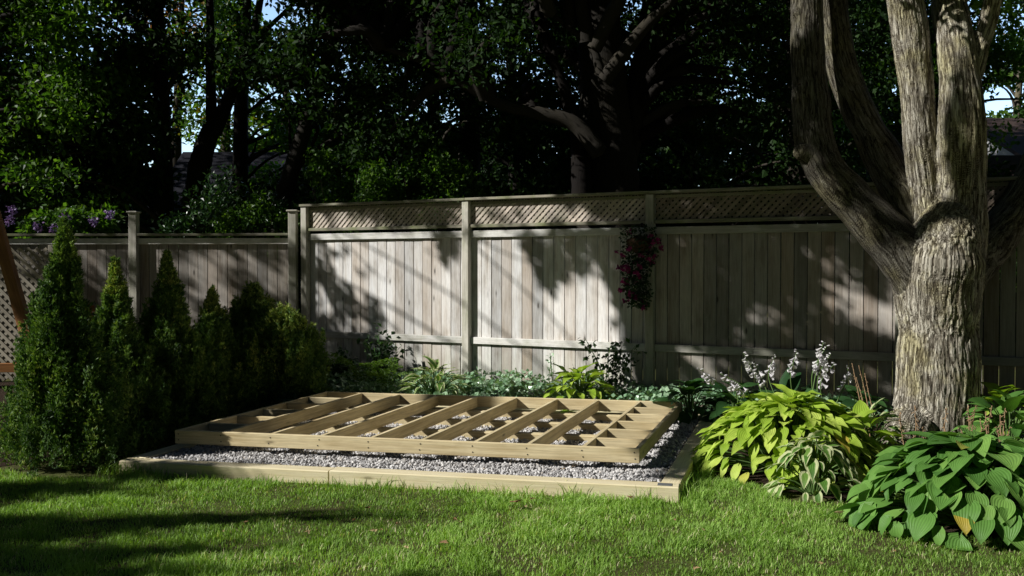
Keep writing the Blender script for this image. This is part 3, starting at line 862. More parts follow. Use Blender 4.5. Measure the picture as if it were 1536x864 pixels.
# 7-12: backing trees
for nm, lb, (px, py), Y, Rr, n, mt, sz, zz in (
    ('undergrowth_tree', 'bright leafy sapling crown just above the lattice of the first fence bay', (565, 265), 16.5, 1.1, 14, 'leaf_mid', .10, 0),
    ('background_tree', 'deep green tree filling the gap right of the leaning tree', (640, 130), 21, 2.9, 26, 'leaf_dark', .14, 0),
    ('background_tree', 'deep green tree behind the branches of the massive maple', (760, 200), 21, 3.0, 26, 'leaf_dark', .14, 0),
    ('background_tree', 'deep green tree behind the hanging flower basket bay', (1020, 190), 20, 2.9, 26, 'leaf_dark', .14, 0),
    ('background_tree', 'deep green tree behind the two left limbs of the big trunk', (1180, 130), 19, 2.9, 28, 'leaf_dark', .14, 0),
    ('background_tree', 'deep green tree showing between the central limbs of the big trunk', (1400, 120), 21, 3.0, 24, 'leaf_mid', .13, 0),
    ('background_tree', 'deep green tree filling the gap between the second and third limb of the big trunk', (1300, 60), 24, 3.2, 28, 'leaf_dark', .15, 0),
    ('background_tree', 'deep green tree beyond the white house at the right edge', (1640, 120), 23, 3.4, 26, 'leaf_mid', .14, 0),
    ('background_tree', 'deep green tree behind the far left spreading tree', (-40, 150), 21, 3.2, 26, 'leaf_dark', .14, 0),
):
    c = at(px, py, Y)
    cl = blob(c[0], c[1], c[2], Rr, n, sx=1.15, sz=1.15, rr=(Rr * .2, Rr * .38))
    if nm == 'background_tree':
        cl = np.vstack([cl, blob(c[0], c[1], c[2] + 4.5, Rr, 12, sx=1.1, rr=(Rr * .25, Rr * .4)), blob(c[0], c[1] - 1, 1.6, Rr * .9, 12, sz=.35, sx=1.3, rr=(.5, .9))])
    tree(nm, lb, [([[c[0], c[1], 0], [c[0] + .2, c[1], 3], [c[0], c[1], c[2] + (4 if nm[0] == 'b' else 0)]], [.22, .18, .08] if nm[0] == 'b' else [.06, .05, .03])],
         cl, 40000 if nm[0] == 'b' else 9000, sz * (.9 if nm[0] == 'b' else 1), mt, group=GRP)
# pale far trees beyond the houses
for lb, px, py, Rr, mt, n in (('pale green sunlit tree far away in the upper left sky gap', 420, 130, 3.2, 'leaf_pale', 5200), ('rust coloured tree far away at the top of the sky gap', 262, 20, 2.0, 'leaf_rust', 1100), ('pale green sunlit tree far away behind the thin straight trunk', 395, 260, 2.6, 'leaf_pale', 5200),
                             ('pale green sunlit tree far away filling the sky gap between the forked stems', 335, 60, 2.4, 'leaf_pale', 3600), ('dark green tree far away at upper right corner', 1520, 110, 3.4, 'leaf_mid', 9000)):
    c = at(px, py, 34)
    tree('distant_tree', lb, [([[c[0], c[1], 0], [c[0], c[1], c[2] * .5], [c[0] + .3, c[1], c[2] + 1]], [.3, .2, .08])], blob(c[0], c[1], c[2], Rr, 22, rr=(.5, 1.1)), n, .22, mt, 'bark_mid', group='sunlit trees beyond the houses')

def far_woods():
    n = 60000
    x = rng.uniform(-26, 26, n); y = rng.uniform(34.5, 38, n); z = rng.uniform(0, 1, n) ** .8
    top = 5.2 + 4.5 * n2(x, y * 0, 3.1, 2) - 6 * np.exp(-((x + 11.8) / 2.4) ** 4)
    V, Q, r = leaf_quads(np.stack([x, y, z * top], 1), .42, asp=.8)
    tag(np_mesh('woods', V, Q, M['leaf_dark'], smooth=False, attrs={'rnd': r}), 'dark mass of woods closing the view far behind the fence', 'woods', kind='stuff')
    n = 30000
    x = rng.uniform(-11, 13, n); y = 18.2 + rng.uniform(0, 1.6, n) + .1 * x; z = rng.uniform(0, 1, n) ** .8
    top = 2.6 + 1.6 * n2(x, y * 0, 1.1, 5)
    V, Q, r = leaf_quads(np.stack([x, y, z * top], 1), .17, asp=.7)
    tag(np_mesh('undergrowth', V, Q, M['leaf_dark'], smooth=False, attrs={'rnd': r}), 'tangled dark undergrowth behind the fence under the trees', 'undergrowth', kind='stuff')
far_woods()
# shrubs right behind the fence
def bush(name, label, c, R_, n, size, mat, group=None, sz=.8, cat='shrub'):
    o = empty(name, (c[0], c[1], 0), label, cat, group)
    mb = MB()
    for j in range(6):
        a = rng.uniform(0, 6.28)
        P, r = smooth_path([[c[0], c[1], 0], [c[0] + .3 * R_ * math.cos(a), c[1] + .3 * R_ * math.sin(a), c[2] * .6], [c[0] + .7 * R_ * math.cos(a), c[1] + .7 * R_ * math.sin(a), c[2] + rng.uniform(0, .5) * R_]], [.02, .015, .006], 7)
        mb.tube(P, r, 5, cap=False)
    mb.build('stems', M['bark_dark'], o)
    cl = blob(c[0], c[1], c[2], R_, 14, sz=sz, rr=(R_ * .25, R_ * .42))
    PP = []
    for x, y, z, r in cl:
        u = rng.normal(size=(n // 14, 3)); u /= np.linalg.norm(u, axis=1)[:, None]
        PP.append(u * (r * rng.random(n // 14) ** .4)[:, None] + [x, y, z])
    PP = np.vstack(PP); PP = PP[PP[:, 2] > .03]
    V, Q, r = leaf_quads(PP, size, asp=.55)
    np_mesh('foliage', V, Q, M[mat], o, smooth=False, attrs={'rnd': r})
    return o
bush('shrub', 'rounded dark shrub behind the low fence between its posts', at(330, 330, 14.4), .9, 4200, .08, 'shrub')
bush('shrub', 'small leafy shrub behind the low fence beneath the leaning tree', at(395, 345, 14.2), .6, 2600, .07, 'leaf_mid')
bush('shrub', 'bright green shrub rising behind lattice of the first tall bay', at(520, 290, 15.0), .8, 4200, .085, 'leaf_mid')
bush('shrub', 'green shrub rising behind lattice near the middle post', at(650, 285, 15.0), .75, 3600, .085, 'leaf_mid')
hy = bush('flowering_shrub', 'hydrangea-like shrub with lilac flower heads above the low fence', at(105, 335, 13.7), .62, 3000, .10, 'leaf_mid', sz=.6, cat='shrub')
def flower_head(c, r, n, mat, parent, size=.03, name='flower_head'):
    u = rng.normal(size=(n, 3)); u /= np.linalg.norm(u, axis=1)[:, None]
    V, Q, rr = leaf_quads(np.asarray(c) + u * r * rng.uniform(.5, 1, (n, 1)), size * 1.25, asp=.9, upb=0)
    np_mesh(name, V, Q, M[mat], parent, smooth=False, attrs={'rnd': rr})
for x, y in ((18, 315), (58, 340), (98, 327), (140, 331), (82, 343), (165, 322), (15, 330)):
    flower_head(at(x, y, 13.15), .075, 70, 'purple', hy)

# ------------------------------------------------------------------ houses behind
def flatmat(n, c, r=.8): return flat(n, c, r, .2)
M['shingle'] = flatmat('dark_shingles', (.012, .012, .018)); M['siding'] = flatmat('grey_siding', (.045, .05, .065)); M['white'] = flatmat('white_paint', (.75, .75, .75)); M['glass'] = flat('window_glass', (.02, .03, .04), .1, .6)
M['brownshingle'] = flatmat('brown_shingles', (.075, .052, .045))
def house(name, label, x0, x1, y0, y1, h, ridge, wallm, roofm):
    o = empty(name, ((x0 + x1) / 2, (y0 + y1) / 2, 0), label, 'house')
    b = MB(); b.box(((x0 + x1) / 2, (y0 + y1) / 2, h / 2), (1, 0, 0), (0, 1, 0), (x1 - x0, y1 - y0, h), .01); b.build('wall', M[wallm], o)
    ym = (y0 + y1) / 2; e = .4
    V = [(x0 - e, y0 - e, h), (x1 + e, y0 - e, h), (x1 + e, ym, ridge), (x0 - e, ym, ridge), (x0 - e, y1 + e, h), (x1 + e, y1 + e, h),
         (x0 - e, y0 - e, h + .12), (x1 + e, y0 - e, h + .12), (x1 + e, ym, ridge + .12), (x0 - e, ym, ridge + .12), (x0 - e, y1 + e, h + .12), (x1 + e, y1 + e, h + .12)]
    Fc = [(6, 7, 8, 9), (9, 8, 11, 10), (0, 3, 2, 1), (3, 4, 5, 2), (0, 1, 7, 6), (4, 10, 11, 5), (1, 2, 8, 7), (2, 5, 11, 8), (0, 6, 9, 3), (3, 9, 10, 4)]
    rf = np_mesh('roof', V, np.array(Fc), M[roofm], o, smooth=False)
    np_mesh('gable', [(x0, y0, h), (x0, y1, h), (x0, ym, ridge)], np.array([(0, 2, 1)]), M[wallm], o, smooth=False)
    np_mesh('gable', [(x1, y0, h), (x1, y1, h), (x1, ym, ridge)], np.array([(0, 1, 2)]), M[wallm], o, smooth=False)
    n = max(2, int((x1 - x0) / 2.6))
    for i in range(n):
        xc = x0 + (i + .5) * (x1 - x0) / n
        b = MB(); b.box((xc, y0 - .02, h * .62), (1, 0, 0), UP, (1.15, 1.25, .06), .01); wf = b.build('window', M['white'], o)
        b = MB(); b.box((xc, y0 - .055, h * .62), (1, 0, 0), UP, (1.0, 1.1, .02), .002); b.build('pane', M['glass'], wf)
    return o
a = at(262, 300, 27); b_ = at(412, 300, 27)
house('grey_house', 'dark grey house with shingled roof glimpsed behind the forked tree', a[0] - .4, b_[0], 27, 33, 3.0, 5.2, 'siding', 'shingle')
a = at(1492, 300, 24)
house('white_house', 'white walled house with brown roof glimpsed at right edge behind the big trunk', 14.6, 23, 26, 33, 4.4, 6.2, 'white', 'brownshingle')
a = at(1482, 300, 20)
house('garden_shed', 'low brown-roofed outbuilding glimpsed right of the big trunk over the fence', a[0] + .6, a[0] + 5, 20, 23.5, 2.6, 4.1, 'siding', 'brownshingle')

# ------------------------------------------------------------------ shade trees left of the picture: their crowns keep the sun off
SH = {      # height on the fence: (distance along it, shade 0 lit .. 9 dark)
    2.45: ((0, 2), (.6, 2), (.9, 8), (1.9, 8), (2.2, 1), (3.9, 1), (4.1, 9), (7.9, 9)),
    2.25: ((0, 1), (.9, 1), (1.2, 5), (1.5, 8), (2.3, 8), (2.6, 1), (4.1, 1), (4.3, 8), (4.45, 5), (4.6, 9), (6.8, 9), (7.0, 5), (7.2, 9)),
    2.05: ((0, 0), (1.9, 0), (2.2, 4), (2.5, 2), (3.6, 1), (4.0, 5), (4.7, 6), (5, 7), (7.5, 6)),
    1.85: ((0, 3), (.35, 4), (.55, 6), (.75, 2), (.9, 0), (1.9, 0), (2.1, 6), (2.35, 4), (2.5, 0), (3.2, 0), (3.45, 8), (3.7, 5), (4.0, 9), (4.2, 5), (4.5, 9), (6.6, 9), (6.8, 7), (7.1, 9)),
    1.65: ((0, 7), (.3, 5), (.5, 0), (.9, 2), (1.1, 1), (1.5, 0), (3.25, 0), (3.45, 2), (3.6, 9), (3.95, 9), (4.1, 1), (4.3, 0), (4.5, 7), (4.65, 9), (6.5, 9), (6.7, 3), (6.9, 2), (7.15, 8)),
    1.45: ((0, 4), (.3, 7), (.5, 4), (.7, 1), (1.8, 0), (3.3, 0), (3.5, 5), (3.7, 8), (3.85, 3), (4.05, 0), (4.4, 1), (4.6, 9), (6.6, 9), (6.85, 2), (7.1, 0), (7.3, 6)),
    1.25: ((0, 5), (.2, 3), (.35, 7), (.6, 7), (.8, 3), (.95, 0), (4.4, 0), (4.6, 6), (4.7, 9), (6.0, 9), (6.3, 6), (6.6, 8), (6.9, 3), (7.2, 0), (7.5, 1)),
    1.05: ((0, 8), (.2, 5), (.45, 2), (.6, 6), (.8, 8), (1.1, 5), (1.3, 0), (4.45, 0), (4.6, 6), (4.75, 9), (6, 9), (6.2, 5), (6.5, 7), (7.2, 7), (7.4, 1)),
    .85: ((0, 9), (.4, 8), (.6, 4), (.9, 6), (1.2, 6), (1.4, 1), (2.3, 0), (4.45, 0), (4.75, 8), (5.7, 9), (5.9, 5), (6.1, 8), (7.9, 8)),
    .65: ((0, 8), (.9, 9), (1.2, 4), (1.5, 2), (2.0, 0), (4.6, 0), (4.9, 3), (5.5, 3), (5.8, 6), (6.3, 4), (6.6, 7), (7.0, 5), (7.9, 7)),
    .45: ((0, 9), (1.0, 9), (1.3, 4), (1.7, 2), (2, 0), (4.6, 0), (4.9, 2), (5.3, 5), (5.7, 3), (6.1, 6), (7.9, 9)),
    .20: ((0, 9), (1.0, 9), (1.3, 5), (2, 2), (4.6, 1), (5, 4), (6, 6), (7.9, 9)),
}
gz = np.array(sorted(SH)); gs = np.arange(0, 8.3, .05)
gv = np.array([np.interp(gs, *zip(*SH[z])) for z in sorted(SH)]) / 9
def fence_dark(s, z):
    s = s + .14 * (vnoise(np.stack([s / .3, z / .22, s * 0 + 5], 1)) - .5)
    i = np.clip((s / .05).astype(int), 0, len(gs) - 1)
    k = np.clip(np.searchsorted(gz, z) - 1, 0, len(gz) - 2); g = np.clip((z - gz[k]) / (gz[k + 1] - gz[k]), 0, 1)
    return gv[k, i] * (1 - g) + gv[k + 1, i] * g
def targets_fence(n):
    s = rng.uniform(0, 8.25, n); z = rng.uniform(.1, 2.55, n)
    d = fence_dark(s, z)
    nz = vnoise(np.stack([s / .16, z / .12, s * 0], 1))
    keep = rng.random(n) < np.clip((d - .12) * 1.25 + (nz - .5) * .9 * (d > .1) * (d < .9), 0, 1) ** 1.3
    return FA + FD * s[keep, None] + UP * z[keep, None]
def targets_patches(lst, zf, dens):
    out = []
    for cx, cy, rx, ry, ang, w in lst:
        n = int(dens * rx * ry * w)
        u = rng.normal(size=(n, 2)) * .55
        ca, sa = math.cos(ang), math.sin(ang)
        x = cx + u[:, 0] * rx * ca - u[:, 1] * ry * sa; y = cy + u[:, 0] * rx * sa + u[:, 1] * ry * ca
        out.append(np.stack([x, y, np.full(n, zf)], 1))
    return np.vstack(out)
LEAFS = .10
FENCE_LIMBS = [((-.1, 1.78), (.5, 1.42), (1.25, .98), (1.9, .62), .013), ((.55, 2.15), (.9, 1.8), (1.15, 1.6), (1.35, 1.45), .010), ((2.6, 1.98), (3.2, 1.78), (3.75, 1.62), (4.4, 1.3), .009),
               ((4.3, 2.0), (5.4, 1.62), (6.5, 1.2), (7.6, .82), .05), ((5.6, 2.1), (6.3, 1.75), (6.9, 1.5), (7.8, 1.2), .035), ((4.8, 1.2), (5.4, .98), (6.0, .84), (6.9, .62), .03)]
def shade_tree(name, label, trunk, T, tr, limbs=(), mat='leaf_shade', leaf=LEAFS):
    t = rng.uniform(tr[0], tr[1], len(T))
    P = T + SUN[None] * t[:, None] + rng.normal(0, .02, (len(T), 3))
    o = empty(name, (trunk[0][0][0], trunk[0][0][1], 0), label, 'tree', 'trees overhanging the yard from the left')
    mb = MB(); Q, rr = smooth_path(*trunk, 24); mb.tube(Q, rr, 12, wob=.1)
    for q in limbs:
        pts = [fp(a_, z_) + SUN * (8.2 + .25 * k_) for k_, (a_, z_) in enumerate(q[:4])]
        tr_ = Q[np.argmin(np.linalg.norm(Q - pts[0] + np.array([0, 0, .6]), axis=1))]
        B_, br_ = smooth_path([tr_, (tr_ + pts[0]) / 2 + UP * .3] + pts, [q[4] * 1.8, q[4] * 1.5, q[4] * 1.2, q[4], q[4] * .8, q[4] * .45], 26)
        mb.tube(B_, br_, 8, wob=.1)
    mb.build('trunk', M['bark_mid'], o, smooth=True)
    V, Fq, r = leaf_quads(P, leaf, asp=.8)
    np_mesh('crown', V, Fq, M[mat], o, smooth=False, attrs={'rnd': r})
    return o
Tf = targets_fence(34000)
Tl_s = rng.uniform(0, LL, 5200); Tl_z = rng.uniform(.1, 2.15, 5200)
dk = vnoise(np.stack([Tl_s / .42 + 3, Tl_z / .3, Tl_s * 0], 1)); band = ((Tl_s > .9) & (Tl_s < 1.8)) * .35
kp = rng.random(5200) < np.clip((dk - .35) * 2.2 + band, 0, 1)
Tl = LB + LD * Tl_s[kp, None] + UP * Tl_z[kp, None]
shade_tree('overhanging_maple', 'tall maple left of the yard whose branches dapple the board fence', ([[-8.6, 7.35, 0], [-8.4, 7.4, 3], [-8.2, 7.5, 6.5], [-7.6, 7.8, 9.5]], [.3, .25, .2, .08]), np.vstack([Tf, Tl]), (7.4, 10.5), limbs=FENCE_LIMBS)
# lawn shadows and the darker foot of the cedars
lawn_sh = [(-3.1, 5.62, .8, .28, .10, 1.2), (-2.9, 4.95, .8, .22, .05, 1.3), (-3.3, 6.6, .7, .2, .1, .8), (-2.6, 5.78, 1.6, .10, .10, 1.0), (-1.7, 6.0, .9, .05, .13, .6), (-2.4, 5.15, .75, .12, .10, 1.3), (-3.4, 5.2, .5, .6, 0, 1.0), (-3.9, 6.4, .6, .4, 0, .7), (-2.6, 4.75, 1.0, .12, .1, 1.2), (-.5, 4.72, .5, .06, .1, .4), (-3.4, 6.75, .5, .12, .1, .7), (-2.6, 7.1, .6, .15, .1, 1.2)]
Tg = targets_patches(lawn_sh, .03, 4200)
nc = 9000
q = rng.random(nc); Tc = np.stack([-3.75 + q * 1.25, 8.0 + q * 3.4, rng.uniform(0, 1.15, nc)], 1)
Tc = Tc[rng.random(nc) < np.clip(1.25 - Tc[:, 2], 0, 1)]
# shade over the fork of the big trunk and its two smoother limbs
xk = rng.uniform(1335, 1478, 2600); yk = rng.uniform(90, 336, 2600)
xk, yk = xk[yk > np.interp(xk, [1335, 1395, 1405, 1425, 1450, 1478], [228, 275, 272, 215, 195, 100])], yk[yk > np.interp(xk, [1335, 1395, 1405, 1425, 1450, 1478], [228, 275, 272, 215, 195, 100])]
Tk = [at(a_, b2_, 8.25) for a_, b2_ in zip(xk, yk)]
for _ in range(900):
    b2_ = rng.uniform(-20, 370); a_ = np.interp(b2_, [-20, 150, 240, 300, 370], [1222, 1228, 1252, 1296, 1350]) + rng.uniform(-22, 26)
    if vnoise(np.array([[a_ / 22, b2_ / 34, 3.0]]))[0] > .42: Tk.append(at(a_, b2_, np.interp(b2_, [200, 370], [8.55, 8.35])))
Tk = np.array(Tk)
nt_ = 1100
Tt = TC + TX * rng.uniform(-.03, .15, (nt_, 1)) + TY * rng.uniform(.30, 3.3, (nt_, 1)) + UP * .1
nb = 5000
Tb = np.stack([rng.uniform(-3.0, -1.7, nb), rng.uniform(10.0, 12.3, nb), rng.uniform(0, .6, nb)], 1)
shade_tree('overhanging_oak', 'broad tree left of the lawn casting long shadows over the grass', ([[-11.5, 3.2, 0], [-11.5, 3.16, 2.5], [-11.55, 3.08, 5], [-11.7, 2.86, 7.0]], [.30, .24, .17, .05]), np.vstack([Tg, Tc, Tb, Tt, Tk]), (7.5, 12.5))
# woodland canopy on the sun side of the background
for lb, c, Rr in (('tall dense woodland tree far beyond the left corner of the yard', (-17, 19.5, 7.5), 4.8), ('very tall woodland tree at the far left, deepest of all', (-18.5, 24, 11), 4.8), ('tall dense woodland tree beyond the left corner of the yard', (-14.5, 18.0, 6.5), 4.2), ('tall dense woodland tree behind the yard left of view', (-12.5, 20.5, 8.5), 4.5), ('very tall woodland tree deep behind the middle of the fence', (-1, 22, 12.5), 4.6)):
    tree('woodland_tree', lb, [([[c[0], c[1], 0], [c[0], c[1], 4], [c[0], c[1], c[2] + 2]], [.35, .28, .1])], np.vstack([blob(*c, Rr, 46, sz=1.15, rr=(.9, 1.5))]), 22000, .19, 'leaf_dark', group='tall trees around the yard')

# ------------------------------------------------------------------ the big trunk
YT = 8.5
def P3(x, y, Y=YT): return at(x, y, Y)
PXM = F / YT
limbs = [
    ([(1404, 690, 8.5), (1405, 655, 8.5), (1407, 590, 8.5), (1407, 500, 8.5), (1406, 430, 8.46), (1411, 392, 8.40), (1415, 366, 8.40), (1424, 325, 8.54)], [86, 74, 65, 63, 66, 66, 59, 40], 1.0),
    ([(1395, 440, 8.45), (1362, 388, 8.48), (1318, 340, 8.52), (1278, 300, 8.58), (1240, 258, 8.65), (1222, 215, 8.7), (1216, 150, 8.75), (1212, 80, 8.78), (1210, 10, 8.8), (1212, -90, 8.8), (1225, -220, 8.8)], [50, 44, 38, 34, 32, 30, 28, 27, 26, 25, 22], .35),
    ([(1412, 420, 8.75), (1385, 340, 8.8), (1345, 270, 8.9), (1308, 205, 9.0), (1278, 140, 9.1), (1258, 80, 9.15), (1248, 0, 9.15), (1250, -120, 9.0), (1240, -260, 9.0)], [46, 40, 33, 28, 25, 24, 23, 22, 20], .4),
    ([(1400, 430, 8.55), (1398, 350, 8.68), (1390, 280, 8.66), (1380, 200, 8.58), (1372, 110, 8.58), (1362, 30, 8.55), (1352, -60, 8.5), (1345, -230, 8.4)], [50, 38, 29, 27, 27, 29, 30, 28], .9),
    ([(1422, 430, 8.55), (1436, 350, 8.60), (1442, 280, 8.50), (1442, 200, 8.34), (1440, 130, 8.34), (1433, 60, 8.42), (1424, 0, 8.6), (1430, -120, 8.9), (1440, -240, 9.0)], [52, 44, 38, 36, 33, 29, 27, 25, 22], .9),
    ([(1445, 170, 8.34), (1452, 125, 8.34), (1468, 75, 8.38), (1484, 25, 8.35), (1496, -40, 8.3), (1520, -140, 8.2)], [30, 20, 17, 15, 13, 10], 1.0),
    ([(1432, 420, 8.6), (1465, 385, 8.7), (1505, 340, 8.8), (1545, 280, 8.9), (1580, 190, 9.0), (1600, 60, 9.1), (1620, -120, 9.2)], [44, 38, 33, 31, 29, 27, 22], .6),
    ([(1222, 235, 8.66), (1203, 228, 8.6), (1196, 224, 8.58)], [20, 13, 9], .36),
    ([(1220, 35, 8.78), (1198, 22, 8.74), (1193, 15, 8.72)], [16, 9, 6], .36),
    ([(1368, 640, 8.3), (1350, 668, 8.15), (1335, 690, 8.05)], [40, 32, 24], 1.0),
    ([(1440, 640, 8.4), (1462, 668, 8.35), (1480, 690, 8.3)], [42, 32, 24], 1.0),
]
def big_tree():
    root_loc = P3(1405, 680)
    o = empty('big_tree', (root_loc[0], root_loc[1], 0), 'big multi-limbed tree with thick furrowed trunk at right in front of the fence', 'tree')
    mb = MB(); AX, AR, AS, AI, AC = [], [], [], [], []
    for li, (pts, wr, rough) in enumerate(limbs):
        P = [P3(*p) for p in pts]; r = [w_ * .90 / PXM * (p[2] / YT) for w_, p in zip(wr, pts)]
        Q, rr = smooth_path(P, r, max(10, len(P) * 10))
        lum = 1 + .10 * (vnoise(np.stack([np.arange(len(Q)) * .17, np.full(len(Q), li * 3.1), np.zeros(len(Q))], 1)) - .5)
        rr = rr * lum
        mb.tube(Q, rr, 28)
        s = np.concatenate([[0], np.cumsum(np.linalg.norm(np.diff(Q, axis=0), axis=1))])
        # dense axis samples
        m = int(s[-1] / .02) + 2
        sn = np.linspace(0, s[-1], m)
        Qd = np.stack([np.interp(sn, s, Q[:, k]) for k in range(3)], 1)
        AX.append(Qd); AR.append(np.interp(sn, s, rr)); AS.append(sn + li * 7.3); AI.append(np.full(m, rough))
    V = np.vstack(mb.V); me = bpy.data.meshes.new('tmp')
    faces = [tuple(map(int, f)) for f in np.vstack(mb.Q)] + [tuple(map(int, f)) for f in np.vstack(mb.T)]
    me.from_pydata([tuple(v) for v in V], [], faces)
    tmp = bpy.data.objects.new('tmp', me); COL.objects.link(tmp)
    md = tmp.modifiers.new('r', 'REMESH'); md.mode = 'VOXEL'; md.voxel_size = .0095
    sm = tmp.modifiers.new('s', 'SMOOTH'); sm.factor = .5; sm.iterations = 8
    dg = bpy.context.evaluated_depsgraph_get(); ev = tmp.evaluated_get(dg)
    m2 = ev.to_mesh()
    n = len(m2.vertices)
    co = np.empty(n * 3, dtype=np.float32); m2.vertices.foreach_get('co', co); co = co.reshape(-1, 3).astype(float)
    no = np.empty(n * 3, dtype=np.float32); m2.vertices.foreach_get('normal', no); no = no.reshape(-1, 3).astype(float)
    nl = len(m2.loops); lv = np.empty(nl, dtype=np.int32); m2.loops.foreach_get('vertex_index', lv)
    npoly = len(m2.polygons); lt = np.empty(npoly, dtype=np.int32); m2.polygons.foreach_get('loop_total', lt)
    assert (lt == 4).all()
    Q = lv.reshape(-1, 4)
    ev.to_mesh_clear()
    bpy.data.objects.remove(tmp)
    # one subdivision by midpoints is replaced by fine voxels; cull parts under the ground
    AXc = np.vstack(AX); ARc = np.concatenate(AR); ASc = np.concatenate(AS); AIc = np.concatenate(AI)
    rv = np.zeros((n, 3)); ss = np.zeros(n); ri = np.zeros(n); r0 = np.zeros(n)
    for a0 in range(0, n, 4000):
        c = co[a0:a0 + 4000]
        d = np.linalg.norm(c[:, None] - AXc[None], axis=2)
        dd = np.exp(-np.clip((d - ARc - (d - ARc).min(1)[:, None]) / .03, 0, 30))
        j = np.argmin(d - ARc, 1)
        rv[a0:a0 + 4000] = c - AXc[j]; ss[a0:a0 + 4000] = ASc[j]; ri[a0:a0 + 4000] = AIc[j]; r0[a0:a0 + 4000] = ARc[j]
    # bark furrows: long interlacing ridges in axis space
    rn = rv / (np.linalg.norm(rv, axis=1)[:, None] + 1e-6) * r0[:, None]
    q = np.stack([rn[:, 0], rn[:, 1], ss], 1)
    warp = (vnoise(q * [9, 9, 5]) - .5) * .03 + (vnoise(q * [4, 4, 1.6] + 9) - .5) * .05
    qa = np.stack([(rn[:, 0] + warp) / .020, (rn[:, 1] + warp * .7) / .022, ss / .45], 1)
    a1 = 1 - np.abs(vnoise(qa) * 2 - 1)
    a2 = 1 - np.abs(vnoise(qa * [1.9, 1.9, 2.6] + 17) * 2 - 1)
    brk = vnoise(np.stack([rn[:, 0] / .05, rn[:, 1] / .05, ss / .045], 1) + 41)
    h = 1 - a1 ** 2.2 * .75 - a2 ** 2.5 * .35
    h = np.clip(h - (brk > .80) * .15 * ri, 0, 1)
    lump = (vnoise(co * 7.0) - .5) * .010 + (vnoise(co * 2.2 + 7) - .5) * .03
    top_part = np.clip(ri, .12, 1)
    disp = (h - .55) * (.003 + .014 * top_part) + lump
    co2 = co + no * disp[:, None]
    hh = np.clip(.5 + (h - .5) * (.45 + .75 * top_part) - (1 - top_part) * .10, 0, 1)
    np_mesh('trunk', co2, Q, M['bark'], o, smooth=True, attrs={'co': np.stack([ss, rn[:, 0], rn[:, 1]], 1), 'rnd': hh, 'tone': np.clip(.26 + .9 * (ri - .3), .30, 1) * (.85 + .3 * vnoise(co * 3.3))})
    # crown high above the picture
    cl = np.vstack([blob(*at(1240, -300, 8.4), 1.5, 10, rr=(.5, .8)), blob(*at(1420, -330, 8.8), 1.8, 14, rr=(.5, .9)), blob(*at(1620, -260, 9.2), 1.6, 10, rr=(.5, .8)), blob(*at(1350, -480, 8.7), 2.2, 12, rr=(.6, .9))])
    PP = []
    for x, y, z, r in cl:
        u = rng.normal(size=(420, 3)); u /= np.linalg.norm(u, axis=1)[:, None]; PP.append(u * (r * rng.random(420) ** .45)[:, None] + [x, y, max(z, 5.0)])
    V, Fq, r = leaf_quads(np.vstack(PP), .12, asp=.8); np_mesh('crown', V, Fq, M['leaf_mid'], o, smooth=False, attrs={'rnd': r})
    mb2 = MB()
    ends = [P3(*l[0][-1]) for l in limbs[1:7]]
    def bs(t): return ends[int(np.argmin([np.linalg.norm(e - t) for e in ends]))]
    add_branches(mb2, bs, cl[:, :3], .12, sag=.1); mb2.build('branches', M['bark_mid'], o, smooth=True)
big_tree()

